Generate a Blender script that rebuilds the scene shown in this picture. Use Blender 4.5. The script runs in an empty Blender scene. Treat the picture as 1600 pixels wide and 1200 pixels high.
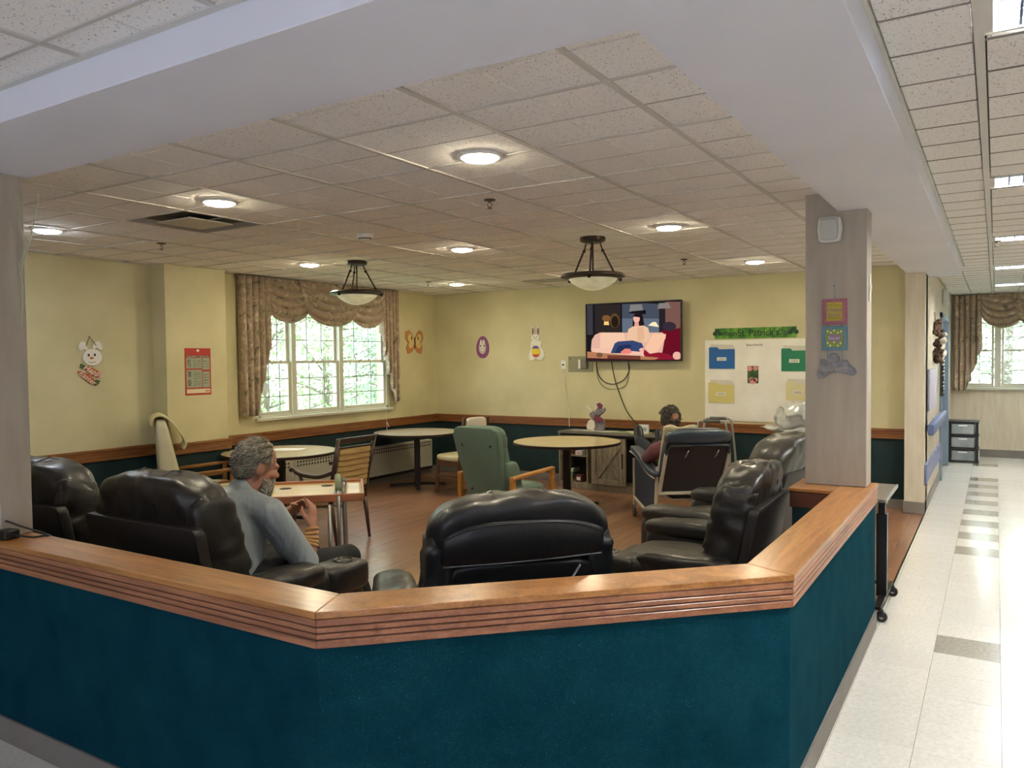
import bpy, bmesh, math, random
from mathutils import Vector, Matrix, noise, Euler
random.seed(7)
PI = math.pi
C = bpy.context.scene.collection
# ---------------------------------------------------------------- camera
FPX, HC_ = 1229.04, 1.63
YAW, PITCH, ROLL = -0.5519157, -0.03174673, -0.01086023
_f = Vector((math.sin(YAW)*math.cos(PITCH), math.cos(YAW)*math.cos(PITCH), math.sin(PITCH)))
_r0 = Vector((math.cos(YAW), -math.sin(YAW), 0)); _u0 = _r0.cross(_f)
_r = math.cos(ROLL)*_r0 + math.sin(ROLL)*_u0
_u = -math.sin(ROLL)*_r0 + math.cos(ROLL)*_u0
cam_d = bpy.data.cameras.new('camera'); cam = bpy.data.objects.new('camera', cam_d); C.objects.link(cam)
m = Matrix.Identity(4)
for i in range(3):
    m[i][0] = _r[i]; m[i][1] = _u[i]; m[i][2] = -_f[i]
m[2][3] = HC_
cam.matrix_world = m
cam_d.sensor_width = 36; cam_d.lens = FPX/1600*36; cam_d.clip_start = .05; cam_d.clip_end = 200
bpy.context.scene.camera = cam
def _ray(px, py): return _r*((px-800)/FPX) - _u*((py-600)/FPX) + _f
def atX(px, py, X):
    d = _ray(px, py); return d*(X/d.x) + Vector((0, 0, HC_))
def atY(px, py, Y):
    d = _ray(px, py); return d*(Y/d.y) + Vector((0, 0, HC_))
# ---------------------------------------------------------------- world, view
W = bpy.data.worlds.new('world'); bpy.context.scene.world = W; W.use_nodes = True
nt = W.node_tree; bg = nt.nodes['Background']
tc = nt.nodes.new('ShaderNodeTexCoord'); sx = nt.nodes.new('ShaderNodeSeparateXYZ'); cr = nt.nodes.new('ShaderNodeValToRGB')
nt.links.new(tc.outputs['Generated'], sx.inputs[0]); nt.links.new(sx.outputs['Z'], cr.inputs[0]); nt.links.new(cr.outputs[0], bg.inputs[0])
cr.color_ramp.elements[0].color = (.85, .93, .95, 1); cr.color_ramp.elements[1].color = (.7, .85, 1, 1)
SKY = 3.8
bg.inputs[1].default_value = SKY
vs = bpy.context.scene.view_settings
vs.view_transform = 'Standard'; vs.look = 'None'; vs.gamma = 1; vs.use_curve_mapping = False; vs.exposure = 1.02
DOWNLIGHT, TROFFER = 96.0, 92.0
def area(name, loc, rot, sx, sy, e, c):
    l = bpy.data.lights.new(name, 'AREA'); l.shape = 'RECTANGLE'; l.size = sx; l.size_y = sy; l.energy = e; l.color = c
    o = bpy.data.objects.new(name, l); C.objects.link(o); o.location = loc; o.rotation_euler = tuple(math.radians(a) for a in rot); return o
# unseen cool lamp added behind the viewpoint for fill, facing +y and slightly up
area('fill_rear', (-1.8, -2.9, 1.3), (95, 0, 0), 6.5, 2.0, 30, (.74, .80, 1.0))
# ---------------------------------------------------------------- helpers
def lin(c):
    c = c/255.0
    return c/12.92 if c <= .04045 else ((c+.055)/1.055)**2.4
def rgb(c): return (lin(c[0]), lin(c[1]), lin(c[2]), 1)
MATS = {}
def mat(name, c, rough=.6, metal=0, c2=None, nscale=8, bump=0, bscale=60, stretch=(1, 1, 1), detail=4, emit=0, spec=.5, coat=0, lo=.35, hi=.65, contrast=None, randobj=0, sheen=0, bdist=.01):
    if name in MATS: return MATS[name]
    M_ = bpy.data.materials.new(name); M_.use_nodes = True; n = M_.node_tree; p = n.nodes['Principled BSDF']
    p.inputs['Roughness'].default_value = rough; p.inputs['Metallic'].default_value = metal
    p.inputs['Specular IOR Level'].default_value = spec; p.inputs['Coat Weight'].default_value = coat
    p.inputs['Coat Roughness'].default_value = .12; p.inputs['Sheen Weight'].default_value = sheen
    p.inputs['Base Color'].default_value = rgb(c)
    if c2 is not None or bump or randobj:
        t = n.nodes.new('ShaderNodeTexCoord'); mp = n.nodes.new('ShaderNodeMapping'); mp.inputs['Scale'].default_value = stretch
        n.links.new(t.outputs['Object'], mp.inputs[0])
        oi = n.nodes.new('ShaderNodeObjectInfo')
        if randobj:
            vm = n.nodes.new('ShaderNodeVectorMath'); vm.operation = 'SCALE'; vm.inputs[0].default_value = (37, 91, 53)
            n.links.new(oi.outputs['Random'], vm.inputs['Scale']); n.links.new(vm.outputs[0], mp.inputs['Location'])
    last = None
    if c2 is not None:
        nz = n.nodes.new('ShaderNodeTexNoise'); nz.inputs['Scale'].default_value = nscale; nz.inputs['Detail'].default_value = detail
        rp = n.nodes.new('ShaderNodeValToRGB'); rp.color_ramp.elements[0].position = lo; rp.color_ramp.elements[1].position = hi
        rp.color_ramp.elements[0].color = rgb(c); rp.color_ramp.elements[1].color = rgb(c2)
        n.links.new(mp.outputs[0], nz.inputs['Vector']); n.links.new(nz.outputs['Fac'], rp.inputs[0]); last = rp.outputs[0]
        n.links.new(last, p.inputs['Base Color'])
    if randobj:
        hs = n.nodes.new('ShaderNodeHueSaturation'); mr = n.nodes.new('ShaderNodeMapRange')
        mr.inputs['To Min'].default_value = 1-randobj; mr.inputs['To Max'].default_value = 1+randobj
        n.links.new(oi.outputs['Random'], mr.inputs[0]); n.links.new(mr.outputs[0], hs.inputs['Value'])
        if last: n.links.new(last, hs.inputs['Color'])
        else: hs.inputs['Color'].default_value = rgb(c)
        n.links.new(hs.outputs[0], p.inputs['Base Color'])
    if bump:
        nb = n.nodes.new('ShaderNodeTexNoise'); nb.inputs['Scale'].default_value = bscale; nb.inputs['Detail'].default_value = 3
        bp = n.nodes.new('ShaderNodeBump'); bp.inputs['Strength'].default_value = bump; bp.inputs['Distance'].default_value = bdist
        n.links.new(mp.outputs[0], nb.inputs['Vector']); n.links.new(nb.outputs['Fac'], bp.inputs['Height']); n.links.new(bp.outputs[0], p.inputs['Normal'])
    if emit:
        p.inputs['Emission Color'].default_value = rgb(c); p.inputs['Emission Strength'].default_value = emit
    MATS[name] = M_
    return M_
def glow(name, c, s):
    if name in MATS: return MATS[name]
    M_ = bpy.data.materials.new(name); M_.use_nodes = True; n = M_.node_tree; n.nodes.clear()
    e = n.nodes.new('ShaderNodeEmission'); e.inputs[0].default_value = rgb(c); e.inputs[1].default_value = s
    o = n.nodes.new('ShaderNodeOutputMaterial'); n.links.new(e.outputs[0], o.inputs[0]); MATS[name] = M_
    return M_
def glass(name, tint=(255, 255, 255), gl=.08):
    if name in MATS: return MATS[name]
    M_ = bpy.data.materials.new(name); M_.use_nodes = True; n = M_.node_tree; n.nodes.clear()
    a = n.nodes.new('ShaderNodeBsdfTransparent'); a.inputs[0].default_value = rgb(tint)
    g = n.nodes.new('ShaderNodeBsdfGlossy'); g.inputs['Roughness'].default_value = .03
    x = n.nodes.new('ShaderNodeMixShader'); x.inputs[0].default_value = gl
    o = n.nodes.new('ShaderNodeOutputMaterial')
    n.links.new(a.outputs[0], x.inputs[1]); n.links.new(g.outputs[0], x.inputs[2]); n.links.new(x.outputs[0], o.inputs[0]); MATS[name] = M_
    return M_
def T(x=0, y=0, z=0, rx=0, ry=0, rz=0):
    return Matrix.Translation((x, y, z)) @ Euler((math.radians(rx), math.radians(ry), math.radians(rz))).to_matrix().to_4x4()
class MB:
    def __init__(s): s.v = []; s.f = []
    def add(s, vs_, fs, m=None):
        o = len(s.v)
        for p in vs_:
            p = Vector(p); s.v.append(m @ p if m is not None else p)
        s.f += [tuple(i+o for i in f) for f in fs]; return s
    def box(s, x0, x1, y0, y1, z0, z1, m=None):
        return s.add([(x0, y0, z0), (x1, y0, z0), (x1, y1, z0), (x0, y1, z0), (x0, y0, z1), (x1, y0, z1), (x1, y1, z1), (x0, y1, z1)],
                     [(0, 3, 2, 1), (4, 5, 6, 7), (0, 1, 5, 4), (1, 2, 6, 5), (2, 3, 7, 6), (3, 0, 4, 7)], m)
    def bar(s, a, b, w, h, up=(0, 0, 1)):
        a = Vector(a); b = Vector(b); d = b-a; L = d.length; d.normalize(); up = Vector(up)
        x = d.cross(up)
        if x.length < 1e-4: x = d.cross(Vector((1, 0, 0)))
        x.normalize(); z = x.cross(d)
        mm = Matrix(((x.x, d.x, z.x, a.x), (x.y, d.y, z.y, a.y), (x.z, d.z, z.z, a.z), (0, 0, 0, 1)))
        return s.box(-w/2, w/2, 0, L, -h/2, h/2, mm)
    def tube(s, pts, r, n=8, m=None, closed=False):
        pts = [Vector(p) for p in pts]; k = len(pts)
        rs = r if isinstance(r, (list, tuple)) else [r]*k
        vs_ = []; prev = None
        for i in range(k):
            if closed: d = pts[(i+1) % k]-pts[i-1]
            else: d = pts[min(i+1, k-1)]-pts[max(i-1, 0)]
            d.normalize()
            if prev is None:
                a = Vector((0, 0, 1)) if abs(d.z) < .9 else Vector((1, 0, 0)); x = d.cross(a).normalized()
            else:
                x = prev - d*prev.dot(d); x.normalize()
            prev = x; y = d.cross(x)
            for j in range(n):
                a = 2*PI*j/n; vs_.append(pts[i]+(x*math.cos(a)+y*math.sin(a))*rs[i])
        fs = []
        for i in range(k if closed else k-1):
            for j in range(n):
                a = i*n+j; b = i*n+(j+1) % n; c = ((i+1) % k)*n+(j+1) % n; d = ((i+1) % k)*n+j; fs.append((a, b, c, d))
        if not closed: fs += [tuple(range(n-1, -1, -1)), tuple((k-1)*n+j for j in range(n))]
        return s.add(vs_, fs, m)
    def lathe(s, prof, n=24, m=None, cap=True):
        vs_ = []; fs = []; k = len(prof)
        for (r, z) in prof:
            for j in range(n):
                a = 2*PI*j/n; vs_.append((r*math.cos(a), r*math.sin(a), z))
        for i in range(k-1):
            for j in range(n): fs.append((i*n+j, i*n+(j+1) % n, (i+1)*n+(j+1) % n, (i+1)*n+j))
        if cap: fs += [tuple(range(n-1, -1, -1)), tuple((k-1)*n+j for j in range(n))]
        return s.add(vs_, fs, m)
    def prism(s, poly, y0, y1, m=None):
        """poly in local XZ, extruded from y0 to y1"""
        A = sum(poly[i][0]*poly[(i+1) % len(poly)][1]-poly[(i+1) % len(poly)][0]*poly[i][1] for i in range(len(poly)))
        if A < 0: poly = poly[::-1]
        n = len(poly)
        vs_ = [(p[0], y0, p[1]) for p in poly]+[(p[0], y1, p[1]) for p in poly]
        fs = [tuple(range(n)), tuple(range(2*n-1, n-1, -1))]+[(i, i+n, (i+1) % n+n, (i+1) % n) for i in range(n)]
        return s.add(vs_, fs, m)
    def slab(s, poly, z0, z1, m=None):
        """poly in XY extruded in z"""
        A = sum(poly[i][0]*poly[(i+1) % len(poly)][1]-poly[(i+1) % len(poly)][0]*poly[i][1] for i in range(len(poly)))
        if A < 0: poly = poly[::-1]
        n = len(poly)
        vs_ = [(p[0], p[1], z0) for p in poly]+[(p[0], p[1], z1) for p in poly]
        fs = [tuple(range(n-1, -1, -1)), tuple(range(n, 2*n))]+[(i, (i+1) % n, (i+1) % n+n, i+n) for i in range(n)]
        return s.add(vs_, fs, m)
    def grid(s, fn, nu, nv, m=None, thick=0):
        vs_ = [fn(i/nu, j/nv) for j in range(nv+1) for i in range(nu+1)]
        fs = [(j*(nu+1)+i, j*(nu+1)+i+1, (j+1)*(nu+1)+i+1, (j+1)*(nu+1)+i) for j in range(nv) for i in range(nu)]
        return s.add(vs_, fs, m)
    def cushion(s, c, h, q=5, n=8, m=None, wr=0, ws=9, fn=None, seed=0, wz=.8):
        idx = {}; vs_ = []; fs = []
        def vid(i, j, k):
            key = (i, j, k)
            if key in idx: return idx[key]
            p = Vector((2*i/n-1, 2*j/n-1, 2*k/n-1))
            L = (abs(p.x)**q+abs(p.y)**q+abs(p.z)**q)**(1/q); d = p/L
            v = Vector((d.x*h[0], d.y*h[1], d.z*h[2]))
            if wr:
                nn = noise.noise(Vector((v.x*ws+seed, v.y*ws*1.3, v.z*ws*wz+seed*2)))
                v = v+v.normalized()*(wr*nn*.035)
            v = v+Vector(c)
            if fn: v = Vector(fn(v))
            idx[key] = len(vs_); vs_.append(v); return idx[key]
        for a in range(n):
            for b in range(n):
                for (f, sgn) in ((0, 0), (0, n), (1, 0), (1, n), (2, 0), (2, n)):
                    cs = [(a, b), (a+1, b), (a+1, b+1), (a, b+1)]
                    q4 = []
                    for (u, w) in cs:
                        if f == 0: q4.append(vid(sgn, u, w))
                        elif f == 1: q4.append(vid(w, sgn, u))
                        else: q4.append(vid(u, w, sgn))
                    fs.append(tuple(q4) if sgn == n else tuple(q4[::-1]))
        return s.add(vs_, fs, m)
    def ball(s, c, r, n=8, m=None):
        h = r if isinstance(r, (tuple, list)) else (r, r, r)
        return s.cushion(c, h, q=2, n=n, m=m)
    def capsule(s, pts, rs, n=12):
        s.tube(pts, rs, n)
        for p, r in zip(pts, rs): s.ball(p, r, 6)
        return s
    def build(s, name, mt, parent=None, smooth=False, bevel=0, label=None, seg=1, auto=None):
        me = bpy.data.meshes.new(name); me.from_pydata([tuple(v) for v in s.v], [], s.f)
        if bevel:
            b = bmesh.new(); b.from_mesh(me)
            es = [e for e in b.edges if len(e.link_faces) == 2 and e.calc_face_angle(0) > .5]
            bmesh.ops.bevel(b, geom=es, offset=bevel, segments=seg, affect='EDGES', profile=.5, clamp_overlap=True)
            b.to_mesh(me); b.free()
        me.materials.append(mt)
        if smooth:
            me.shade_smooth()
            if auto: me.set_sharp_from_angle(angle=math.radians(auto))
        o = bpy.data.objects.new(name, me); C.objects.link(o)
        if parent is not None: o.parent = parent
        if label: o['label'] = label
        return o
def thing(name, label, cat, loc=(0, 0, 0), rz=0, group=None):
    o = bpy.data.objects.new(name, None); C.objects.link(o); o.location = loc; o.rotation_euler = (0, 0, math.radians(rz))
    o['label'] = label; o['category'] = cat; o.empty_display_size = .1
    if group: o['group'] = group
    return o
def tag(o, label, cat, group=None):
    o['label'] = label; o['category'] = cat
    if group: o['group'] = group
    return o
def struct(o): o['kind'] = 'structure'; return o
def dup(root, loc, rz=None, label=None, group=None):
    r = root.copy(); C.objects.link(r); r.location = loc
    if rz is not None: r.rotation_euler = (0, 0, math.radians(rz))
    if label: r['label'] = label
    if group: r['group'] = group
    for ch in list(root.children):
        c = ch.copy(); C.objects.link(c); c.parent = r
        for g in ch.children:
            d = g.copy(); C.objects.link(d); d.parent = c
    return r
def text(name, s, size, mt, parent, loc, rot=(90, 0, 0), depth=.001, shear=0, width=None, bold=0):
    cu = bpy.data.curves.new(name, 'FONT'); cu.body = s; cu.size = size; cu.align_x = 'CENTER'; cu.align_y = 'CENTER'; cu.extrude = depth; cu.shear = shear
    cu.offset = bold; cu.resolution_u = 2
    t = bpy.data.objects.new(name, cu); C.objects.link(t)
    dg = bpy.context.evaluated_depsgraph_get(); me = bpy.data.meshes.new_from_object(t.evaluated_get(dg))
    bpy.data.objects.remove(t); o = bpy.data.objects.new(name, me); C.objects.link(o); me.materials.append(mt)
    w = max((v.co.x for v in me.vertices), default=1)-min((v.co.x for v in me.vertices), default=0)
    o.parent = parent; o.location = loc; o.rotation_euler = tuple(math.radians(a) for a in rot)
    if width and w > 0: k = width/w; o.scale = (k, 1, 1)
    return o
def arc(cx, cz, rx, rz, a0=0, a1=360, n=16):
    return [(cx+rx*math.cos(math.radians(a0+(a1-a0)*i/n)), cz+rz*math.sin(math.radians(a0+(a1-a0)*i/n))) for i in range(n+(0 if abs(a1-a0) == 360 else 1))]
# ---------------------------------------------------------------- palette
m_wall = mat('wall_yellow', (208, 199, 158), .55, c2=(190, 181, 138), nscale=2.2, bump=.15, bscale=14, detail=6, lo=.3, hi=.75)
m_wallc = mat('wall_beige', (212, 203, 182), .6, c2=(198, 188, 166), nscale=14, bump=.1, bscale=120, stretch=(1, 1, .15))
m_col = mat('wall_taupe', (172, 163, 150), .6, c2=(160, 152, 140), nscale=14, bump=.1, bscale=120, stretch=(1, 1, .15))
m_soff = mat('soffit_white', (236, 238, 246), .7, c2=(230, 232, 241), nscale=1.2)
m_teal = mat('carpet_teal', (24, 82, 97), .95, c2=(13, 67, 84), nscale=6, bump=.9, bscale=300, sheen=0, spec=.03, detail=15, lo=.25, hi=.75, bdist=.02)
m_green = mat('wainscot_green', (8, 42, 44), .8, c2=(5, 33, 36), nscale=6, bump=.3, bscale=300)
m_base = mat('vinyl_base_grey', (128, 122, 116), .5, c2=(118, 112, 106), nscale=5)
def wood(name, a, b, stretch, rough=.3, coat=.3, s=3.0, dist=1.2, randobj=0):
    if name in MATS: return MATS[name]
    M_ = bpy.data.materials.new(name); M_.use_nodes = True; n = M_.node_tree; p = n.nodes['Principled BSDF']
    t = n.nodes.new('ShaderNodeTexCoord'); mp = n.nodes.new('ShaderNodeMapping'); mp.inputs['Scale'].default_value = stretch
    n.links.new(t.outputs['Object'], mp.inputs[0])
    nz = n.nodes.new('ShaderNodeTexNoise'); nz.inputs['Scale'].default_value = s; nz.inputs['Detail'].default_value = 6; nz.inputs['Distortion'].default_value = dist
    nf = n.nodes.new('ShaderNodeTexNoise'); nf.inputs['Scale'].default_value = s*9; nf.inputs['Detail'].default_value = 3
    mx = n.nodes.new('ShaderNodeMath'); mx.operation = 'MULTIPLY_ADD'; mx.inputs[1].default_value = .5
    rp = n.nodes.new('ShaderNodeValToRGB'); rp.color_ramp.elements[0].position = .55; rp.color_ramp.elements[1].position = .92
    rp.color_ramp.elements[0].color = rgb(b); rp.color_ramp.elements[1].color = rgb(a)
    for q in (nz, nf): n.links.new(mp.outputs[0], q.inputs['Vector'])
    n.links.new(nf.outputs['Fac'], mx.inputs[0]); n.links.new(nz.outputs['Fac'], mx.inputs[2]); n.links.new(mx.outputs[0], rp.inputs[0])
    last = rp.outputs[0]
    if randobj:
        oi = n.nodes.new('ShaderNodeObjectInfo')
        vm = n.nodes.new('ShaderNodeVectorMath'); vm.operation = 'SCALE'; vm.inputs[0].default_value = (37, 91, 53)
        n.links.new(oi.outputs['Random'], vm.inputs['Scale']); n.links.new(vm.outputs[0], mp.inputs['Location'])
        hs = n.nodes.new('ShaderNodeHueSaturation'); mr = n.nodes.new('ShaderNodeMapRange')
        mr.inputs['To Min'].default_value = 1-randobj; mr.inputs['To Max'].default_value = 1+randobj
        n.links.new(oi.outputs['Random'], mr.inputs[0]); n.links.new(mr.outputs[0], hs.inputs['Value']); n.links.new(last, hs.inputs['Color']); last = hs.outputs[0]
    n.links.new(last, p.inputs['Base Color']); p.inputs['Roughness'].default_value = rough; p.inputs['Coat Weight'].default_value = coat; p.inputs['Coat Roughness'].default_value = .18
    MATS[name] = M_; return M_
m_oak_x = wood('oak_along_x', (188, 130, 72), (142, 90, 44), (.6, 9, 9), s=2.5)
m_oak_y = wood('oak_along_y', (188, 130, 72), (142, 90, 44), (9, .6, 9), s=2.5)
m_oak_d = wood('oak_diagonal', (188, 130, 72), (142, 90, 44), (3.5, 3.5, 9), s=2.5)
m_fas_x = wood('oak_fascia_x', (170, 114, 80), (130, 80, 54), (.6, 9, 9), s=2.5, coat=.15, rough=.4)
m_fas_y = wood('oak_fascia_y', (170, 114, 80), (130, 80, 54), (9, .6, 9), s=2.5, coat=.15, rough=.4)
m_fas_d = wood('oak_fascia_d', (170, 114, 80), (130, 80, 54), (3.5, 3.5, 9), s=2.5, coat=.15, rough=.4)
m_rail_x = wood('rail_wood_x', (146, 94, 50), (112, 66, 32), (.6, 9, 9), s=2.5, rough=.4)
m_rail_y = wood('rail_wood_y', (146, 94, 50), (112, 66, 32), (9, .6, 9), s=2.5, rough=.4)
m_plank = wood('floor_plank_wood', (160, 114, 82), (130, 88, 62), (5, .6, 5), s=1.8, rough=.34, coat=.8, randobj=.10)
m_vct = mat('floor_tile_cream', (230, 227, 218), .22, c2=(218, 214, 203), nscale=55, detail=8, coat=.5, randobj=.025, bump=.03, bscale=6)
m_vctd = mat('floor_tile_grey', (170, 165, 150), .22, c2=(150, 145, 132), nscale=55, detail=8, coat=.5, randobj=.02)
m_grout = mat('joint_dark', (150, 143, 130), .8)
m_void = mat('ceiling_void', (90, 86, 80), .9)
m_tee = mat('ceiling_tee_paint', (206, 203, 196), .5)
m_dark = mat('dark_plastic', (14, 14, 15), .4)
m_black = mat('black_metal', (16, 15, 15), .35, spec=.5)
m_white = mat('white_plastic', (225, 225, 220), .4)
m_wframe = mat('window_paint', (205, 205, 185), .4)
m_chrome = mat('chrome', (200, 200, 198), .18, 1)
m_alu = mat('aluminium_tube', (175, 176, 172), .35, .9)
# ceiling tile: speckled
def tile_mat():
    M_ = bpy.data.materials.new('ceiling_tile_fissured'); M_.use_nodes = True; n = M_.node_tree; p = n.nodes['Principled BSDF']; p.inputs['Roughness'].default_value = .9; p.inputs['Specular IOR Level'].default_value = .1
    t = n.nodes.new('ShaderNodeTexCoord'); oi = n.nodes.new('ShaderNodeObjectInfo'); mp = n.nodes.new('ShaderNodeMapping')
    vm = n.nodes.new('ShaderNodeVectorMath'); vm.operation = 'SCALE'; vm.inputs[0].default_value = (37, 91, 53)
    n.links.new(oi.outputs['Random'], vm.inputs['Scale']); n.links.new(vm.outputs[0], mp.inputs['Location']); n.links.new(t.outputs['Object'], mp.inputs[0])
    a = n.nodes.new('ShaderNodeTexNoise'); a.inputs['Scale'].default_value = 120; a.inputs['Detail'].default_value = 3
    rp = n.nodes.new('ShaderNodeValToRGB'); rp.color_ramp.elements[0].position = .32; rp.color_ramp.elements[1].position = .39
    rp.color_ramp.elements[0].color = rgb((176, 172, 167)); rp.color_ramp.elements[1].color = rgb((246, 243, 239))
    n.links.new(mp.outputs[0], a.inputs['Vector']); n.links.new(a.outputs['Fac'], rp.inputs[0]); n.links.new(rp.outputs[0], p.inputs['Base Color'])
    bp = n.nodes.new('ShaderNodeBump'); bp.inputs['Strength'].default_value = .5; bp.inputs['Distance'].default_value = .004; n.links.new(rp.outputs[0], bp.inputs['Height']); n.links.new(bp.outputs[0], p.inputs['Normal'])
    return M_
m_tile = tile_mat()
# ---------------------------------------------------------------- the setting
HC, HB, CAP = 2.575, 2.463, .87
XL, YT, YE = -6.95, 9.2, 14.5
def sbox(name, b, mt, parent=None, bevel=0):
    o = MB().box(*b).build(name, mt, parent, bevel=bevel)
    return o
# floor: sub floor + planks + tiles
floor = struct(sbox('floor', (-7.2, 2.0, -3.0, 14.7, -.12, -.012), m_grout))
def knee(y):  # x of the room side
    return 0
pw, pl = .178, 1.22
pm = MB().box(-pw/2+.0008, pw/2-.0008, -pl/2+.0008, pl/2-.0008, -.012, 0).build('floor_plank', m_plank, floor, bevel=.0015)
first = True; cnt = 0
XC = -.606
i = 0; x = XL+pw/2
while x-pw/2 < XC-.01:
    y = 1.75+((i*7) % 5)*pl/5 - pl/2
    while y-pl/2 < YT:
        # skip what lies wholly behind the chamfer
        ok = (y+pl/2 > 1.74) and (x-pw/2) < XC and not ((y+pl/2)-1.76 < (x+1.80) - .35)
        x1 = min(x+pw/2, XC); y0 = max(y-pl/2, 1.74); y1 = min(y+pl/2, YT)
        if ok and y1-y0 > .02:
            full = (x1 == x+pw/2) and y0 == y-pl/2 and y1 == y+pl/2
            if full:
                if first: pm.location = (x, y, 0); first = False
                else:
                    c = pm.copy(); C.objects.link(c); c.location = (x, y, 0)
            else:
                MB().box(x-pw/2+.0008-x, x1-.0008-x, y0+.0008-y, y1-.0008-y, -.012, 0).build('floor_plank', m_plank, floor, bevel=.0015).location = (x, y, 0)
        y += pl
    x += pw; i += 1
TS = .312; TX0 = .031; TY0 = 7.33
tmesh = {}
def tile_at(ix, iy, dark=False):
    x0 = TX0+ix*TS; y0 = TY0+iy*TS; x1 = min(x0+TS, 1.95)
    if x0 < -.62: x0 = -.62
    key = (round(x1-x0, 3), dark)
    if key not in tmesh:
        o = MB().box(.0006, x1-x0-.0006, .0006, TS-.0006, -.012, 0).build('floor_tile', m_vctd if dark else m_vct, floor, bevel=.0008)
        tmesh[key] = o.data
    else:
        o = bpy.data.objects.new('floor_tile', tmesh[key]); C.objects.link(o); o.parent = floor
    o.location = (x0, y0, 0)
DARK = {-8}|set(range(0, 15, 2))|{19}
stuffm = MB()
for iy in range(-33, 23):
    for ix in range(-24, 7):
        x0 = TX0+ix*TS; y0 = TY0+iy*TS
        if y0 > 1.75 and x0+TS < -.61 and not (y0 < 2.9 and (y0-1.74) < (x0+TS+1.80)): continue
        if y0+TS > 14.55: continue
        if -3 <= ix <= 2 and iy >= -17: tile_at(ix, iy, ix == -1 and iy in DARK)
        elif x0 > 2-.3 or x0 < -7.1: continue
        else: stuffm.box(x0+.0006, x0+TS-.0006, y0+.0006, y0+TS-.0006, -.012, -.0004)
o = stuffm.build('floor_tile_field', m_vct, floor); o['kind'] = 'stuff'
# walls
H2 = HC+.15
# left wall with window opening
WY0, WY1, WZ0, WZ1 = 5.93, 8.12, 1.0, 2.45
wl = MB()
wl.box(XL-.2, XL, -3, WY0, 0, H2); wl.box(XL-.2, XL, WY1, YT+.2, 0, H2); wl.box(XL-.2, XL, WY0, WY1, 0, WZ0); wl.box(XL-.2, XL, WY0, WY1, WZ1, H2)
wall_left = struct(wl.build('wall_left', m_wall))
PX, PY0, PY1 = -6.74, 4.664, 5.36
MB().box(XL-.01, PX, PY0, PY1, 0, HC).build('pilaster', m_wall, wall_left, bevel=.004)
wall_tv = struct(MB().box(XL, -.62, YT, YT+.2, 0, H2).build('wall_back', m_wall))
# corridor left wall with door opening and stub
DY0, DY1, DZ = 11.55, 13.15, 2.12
wc = MB(); wc.box(-.8, -.62, 9.0, DY0, 0, H2); wc.box(-.8, -.62, DY0, DY1, DZ, H2); wc.box(-.8, -.62, DY1, YE, 0, H2)
wall_c = struct(wc.build('wall_corridor', m_wallc))
# end wall with window 2
EX0, EX1, EZ0, EZ1 = -.44, 1.6, 1.10, 2.35
we = MB(); we.box(-.8, EX0, YE, YE+.2, 0, H2); we.box(EX1, 2.2, YE, YE+.2, 0, H2); we.box(EX0, EX1, YE, YE+.2, 0, EZ0); we.box(EX0, EX1, YE, YE+.2, EZ1, H2)
wall_e = struct(we.build('wall_end', m_wallc))
wall_r = struct(MB().box(2.0, 2.2, -3.2, YE, 0, H2).build('wall_right', m_wallc))
wall_n = struct(MB().box(-7.2, 2.0, -3.2, -3.0, 0, H2).build('wall_near', m_wallc))
# green wainscot + rail + base
def rail(name, pts_axis, mt, parent):
    pass
def railbox(p, axis, a0, a1, face, out, mt):
    """moulded rail, profile of four reeds; axis 'x' or 'y', face coordinate, out = +-1"""
    mb = MB(); z1 = .848
    prof = [(z1-.025, z1, .030), (z1-.050, z1-.029, .024), (z1-.080, z1-.054, .022), (z1-.108, z1-.084, .024)]
    prof.append((z1-.106, z1-.004, .016))
    for (za, zb, d) in prof:
        f0, f1 = sorted((face, face+out*d))
        if axis == 'x': mb.box(a0, a1, f0, f1, za, zb)
        else: mb.box(f0, f1, a0, a1, za, zb)
    return mb.build('chair_rail', mt, p, bevel=.003)
railbox(wall_tv, 'x', XL, -.8, YT, -1, m_rail_x)
railbox(wall_left, 'y', 1.8, PY0, XL, 1, m_rail_y); railbox(wall_left, 'y', PY0-.03, PY1+.02, PX, 1, m_rail_y); railbox(wall_left, 'y', PY1, YT, XL, 1, m_rail_y)
MB().box(XL, -.8, YT-.006, YT, .1, .742).build('wainscot', m_green, wall_tv)
wg = MB(); wg.box(XL, XL+.006, 1.8, PY0, .1, .742); wg.box(XL, PX+.006, PY0-.006, PY1+.006, .1, .742); wg.box(XL, XL+.006, PY1, YT, .1, .742); wg.build('wainscot', m_green, wall_left)
struct(MB().box(XL, -.8, YT-.012, YT, 0, .1).build('baseboard_back', m_base, bevel=.003))
bl = MB(); bl.box(XL, XL+.012, 1.8, YT, 0, .1); bl.box(XL, PX+.012, PY0-.012, PY1+.012, 0, .1); struct(bl.build('baseboard_left', m_base, bevel=.003))
bc = MB(); bc.box(-.812, -.608, 8.988, 9.2, 0, .12); bc.box(-.62, -.608, 9.0, DY0-.1, 0, .12); bc.box(-.62, -.608, DY1+.1, YE, 0, .12)
struct(bc.build('baseboard_corridor', m_base, bevel=.003)); struct(MB().box(-.62, 2, YE-.012, YE, 0, .12).build('baseboard_end', m_base, bevel=.003))
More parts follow.
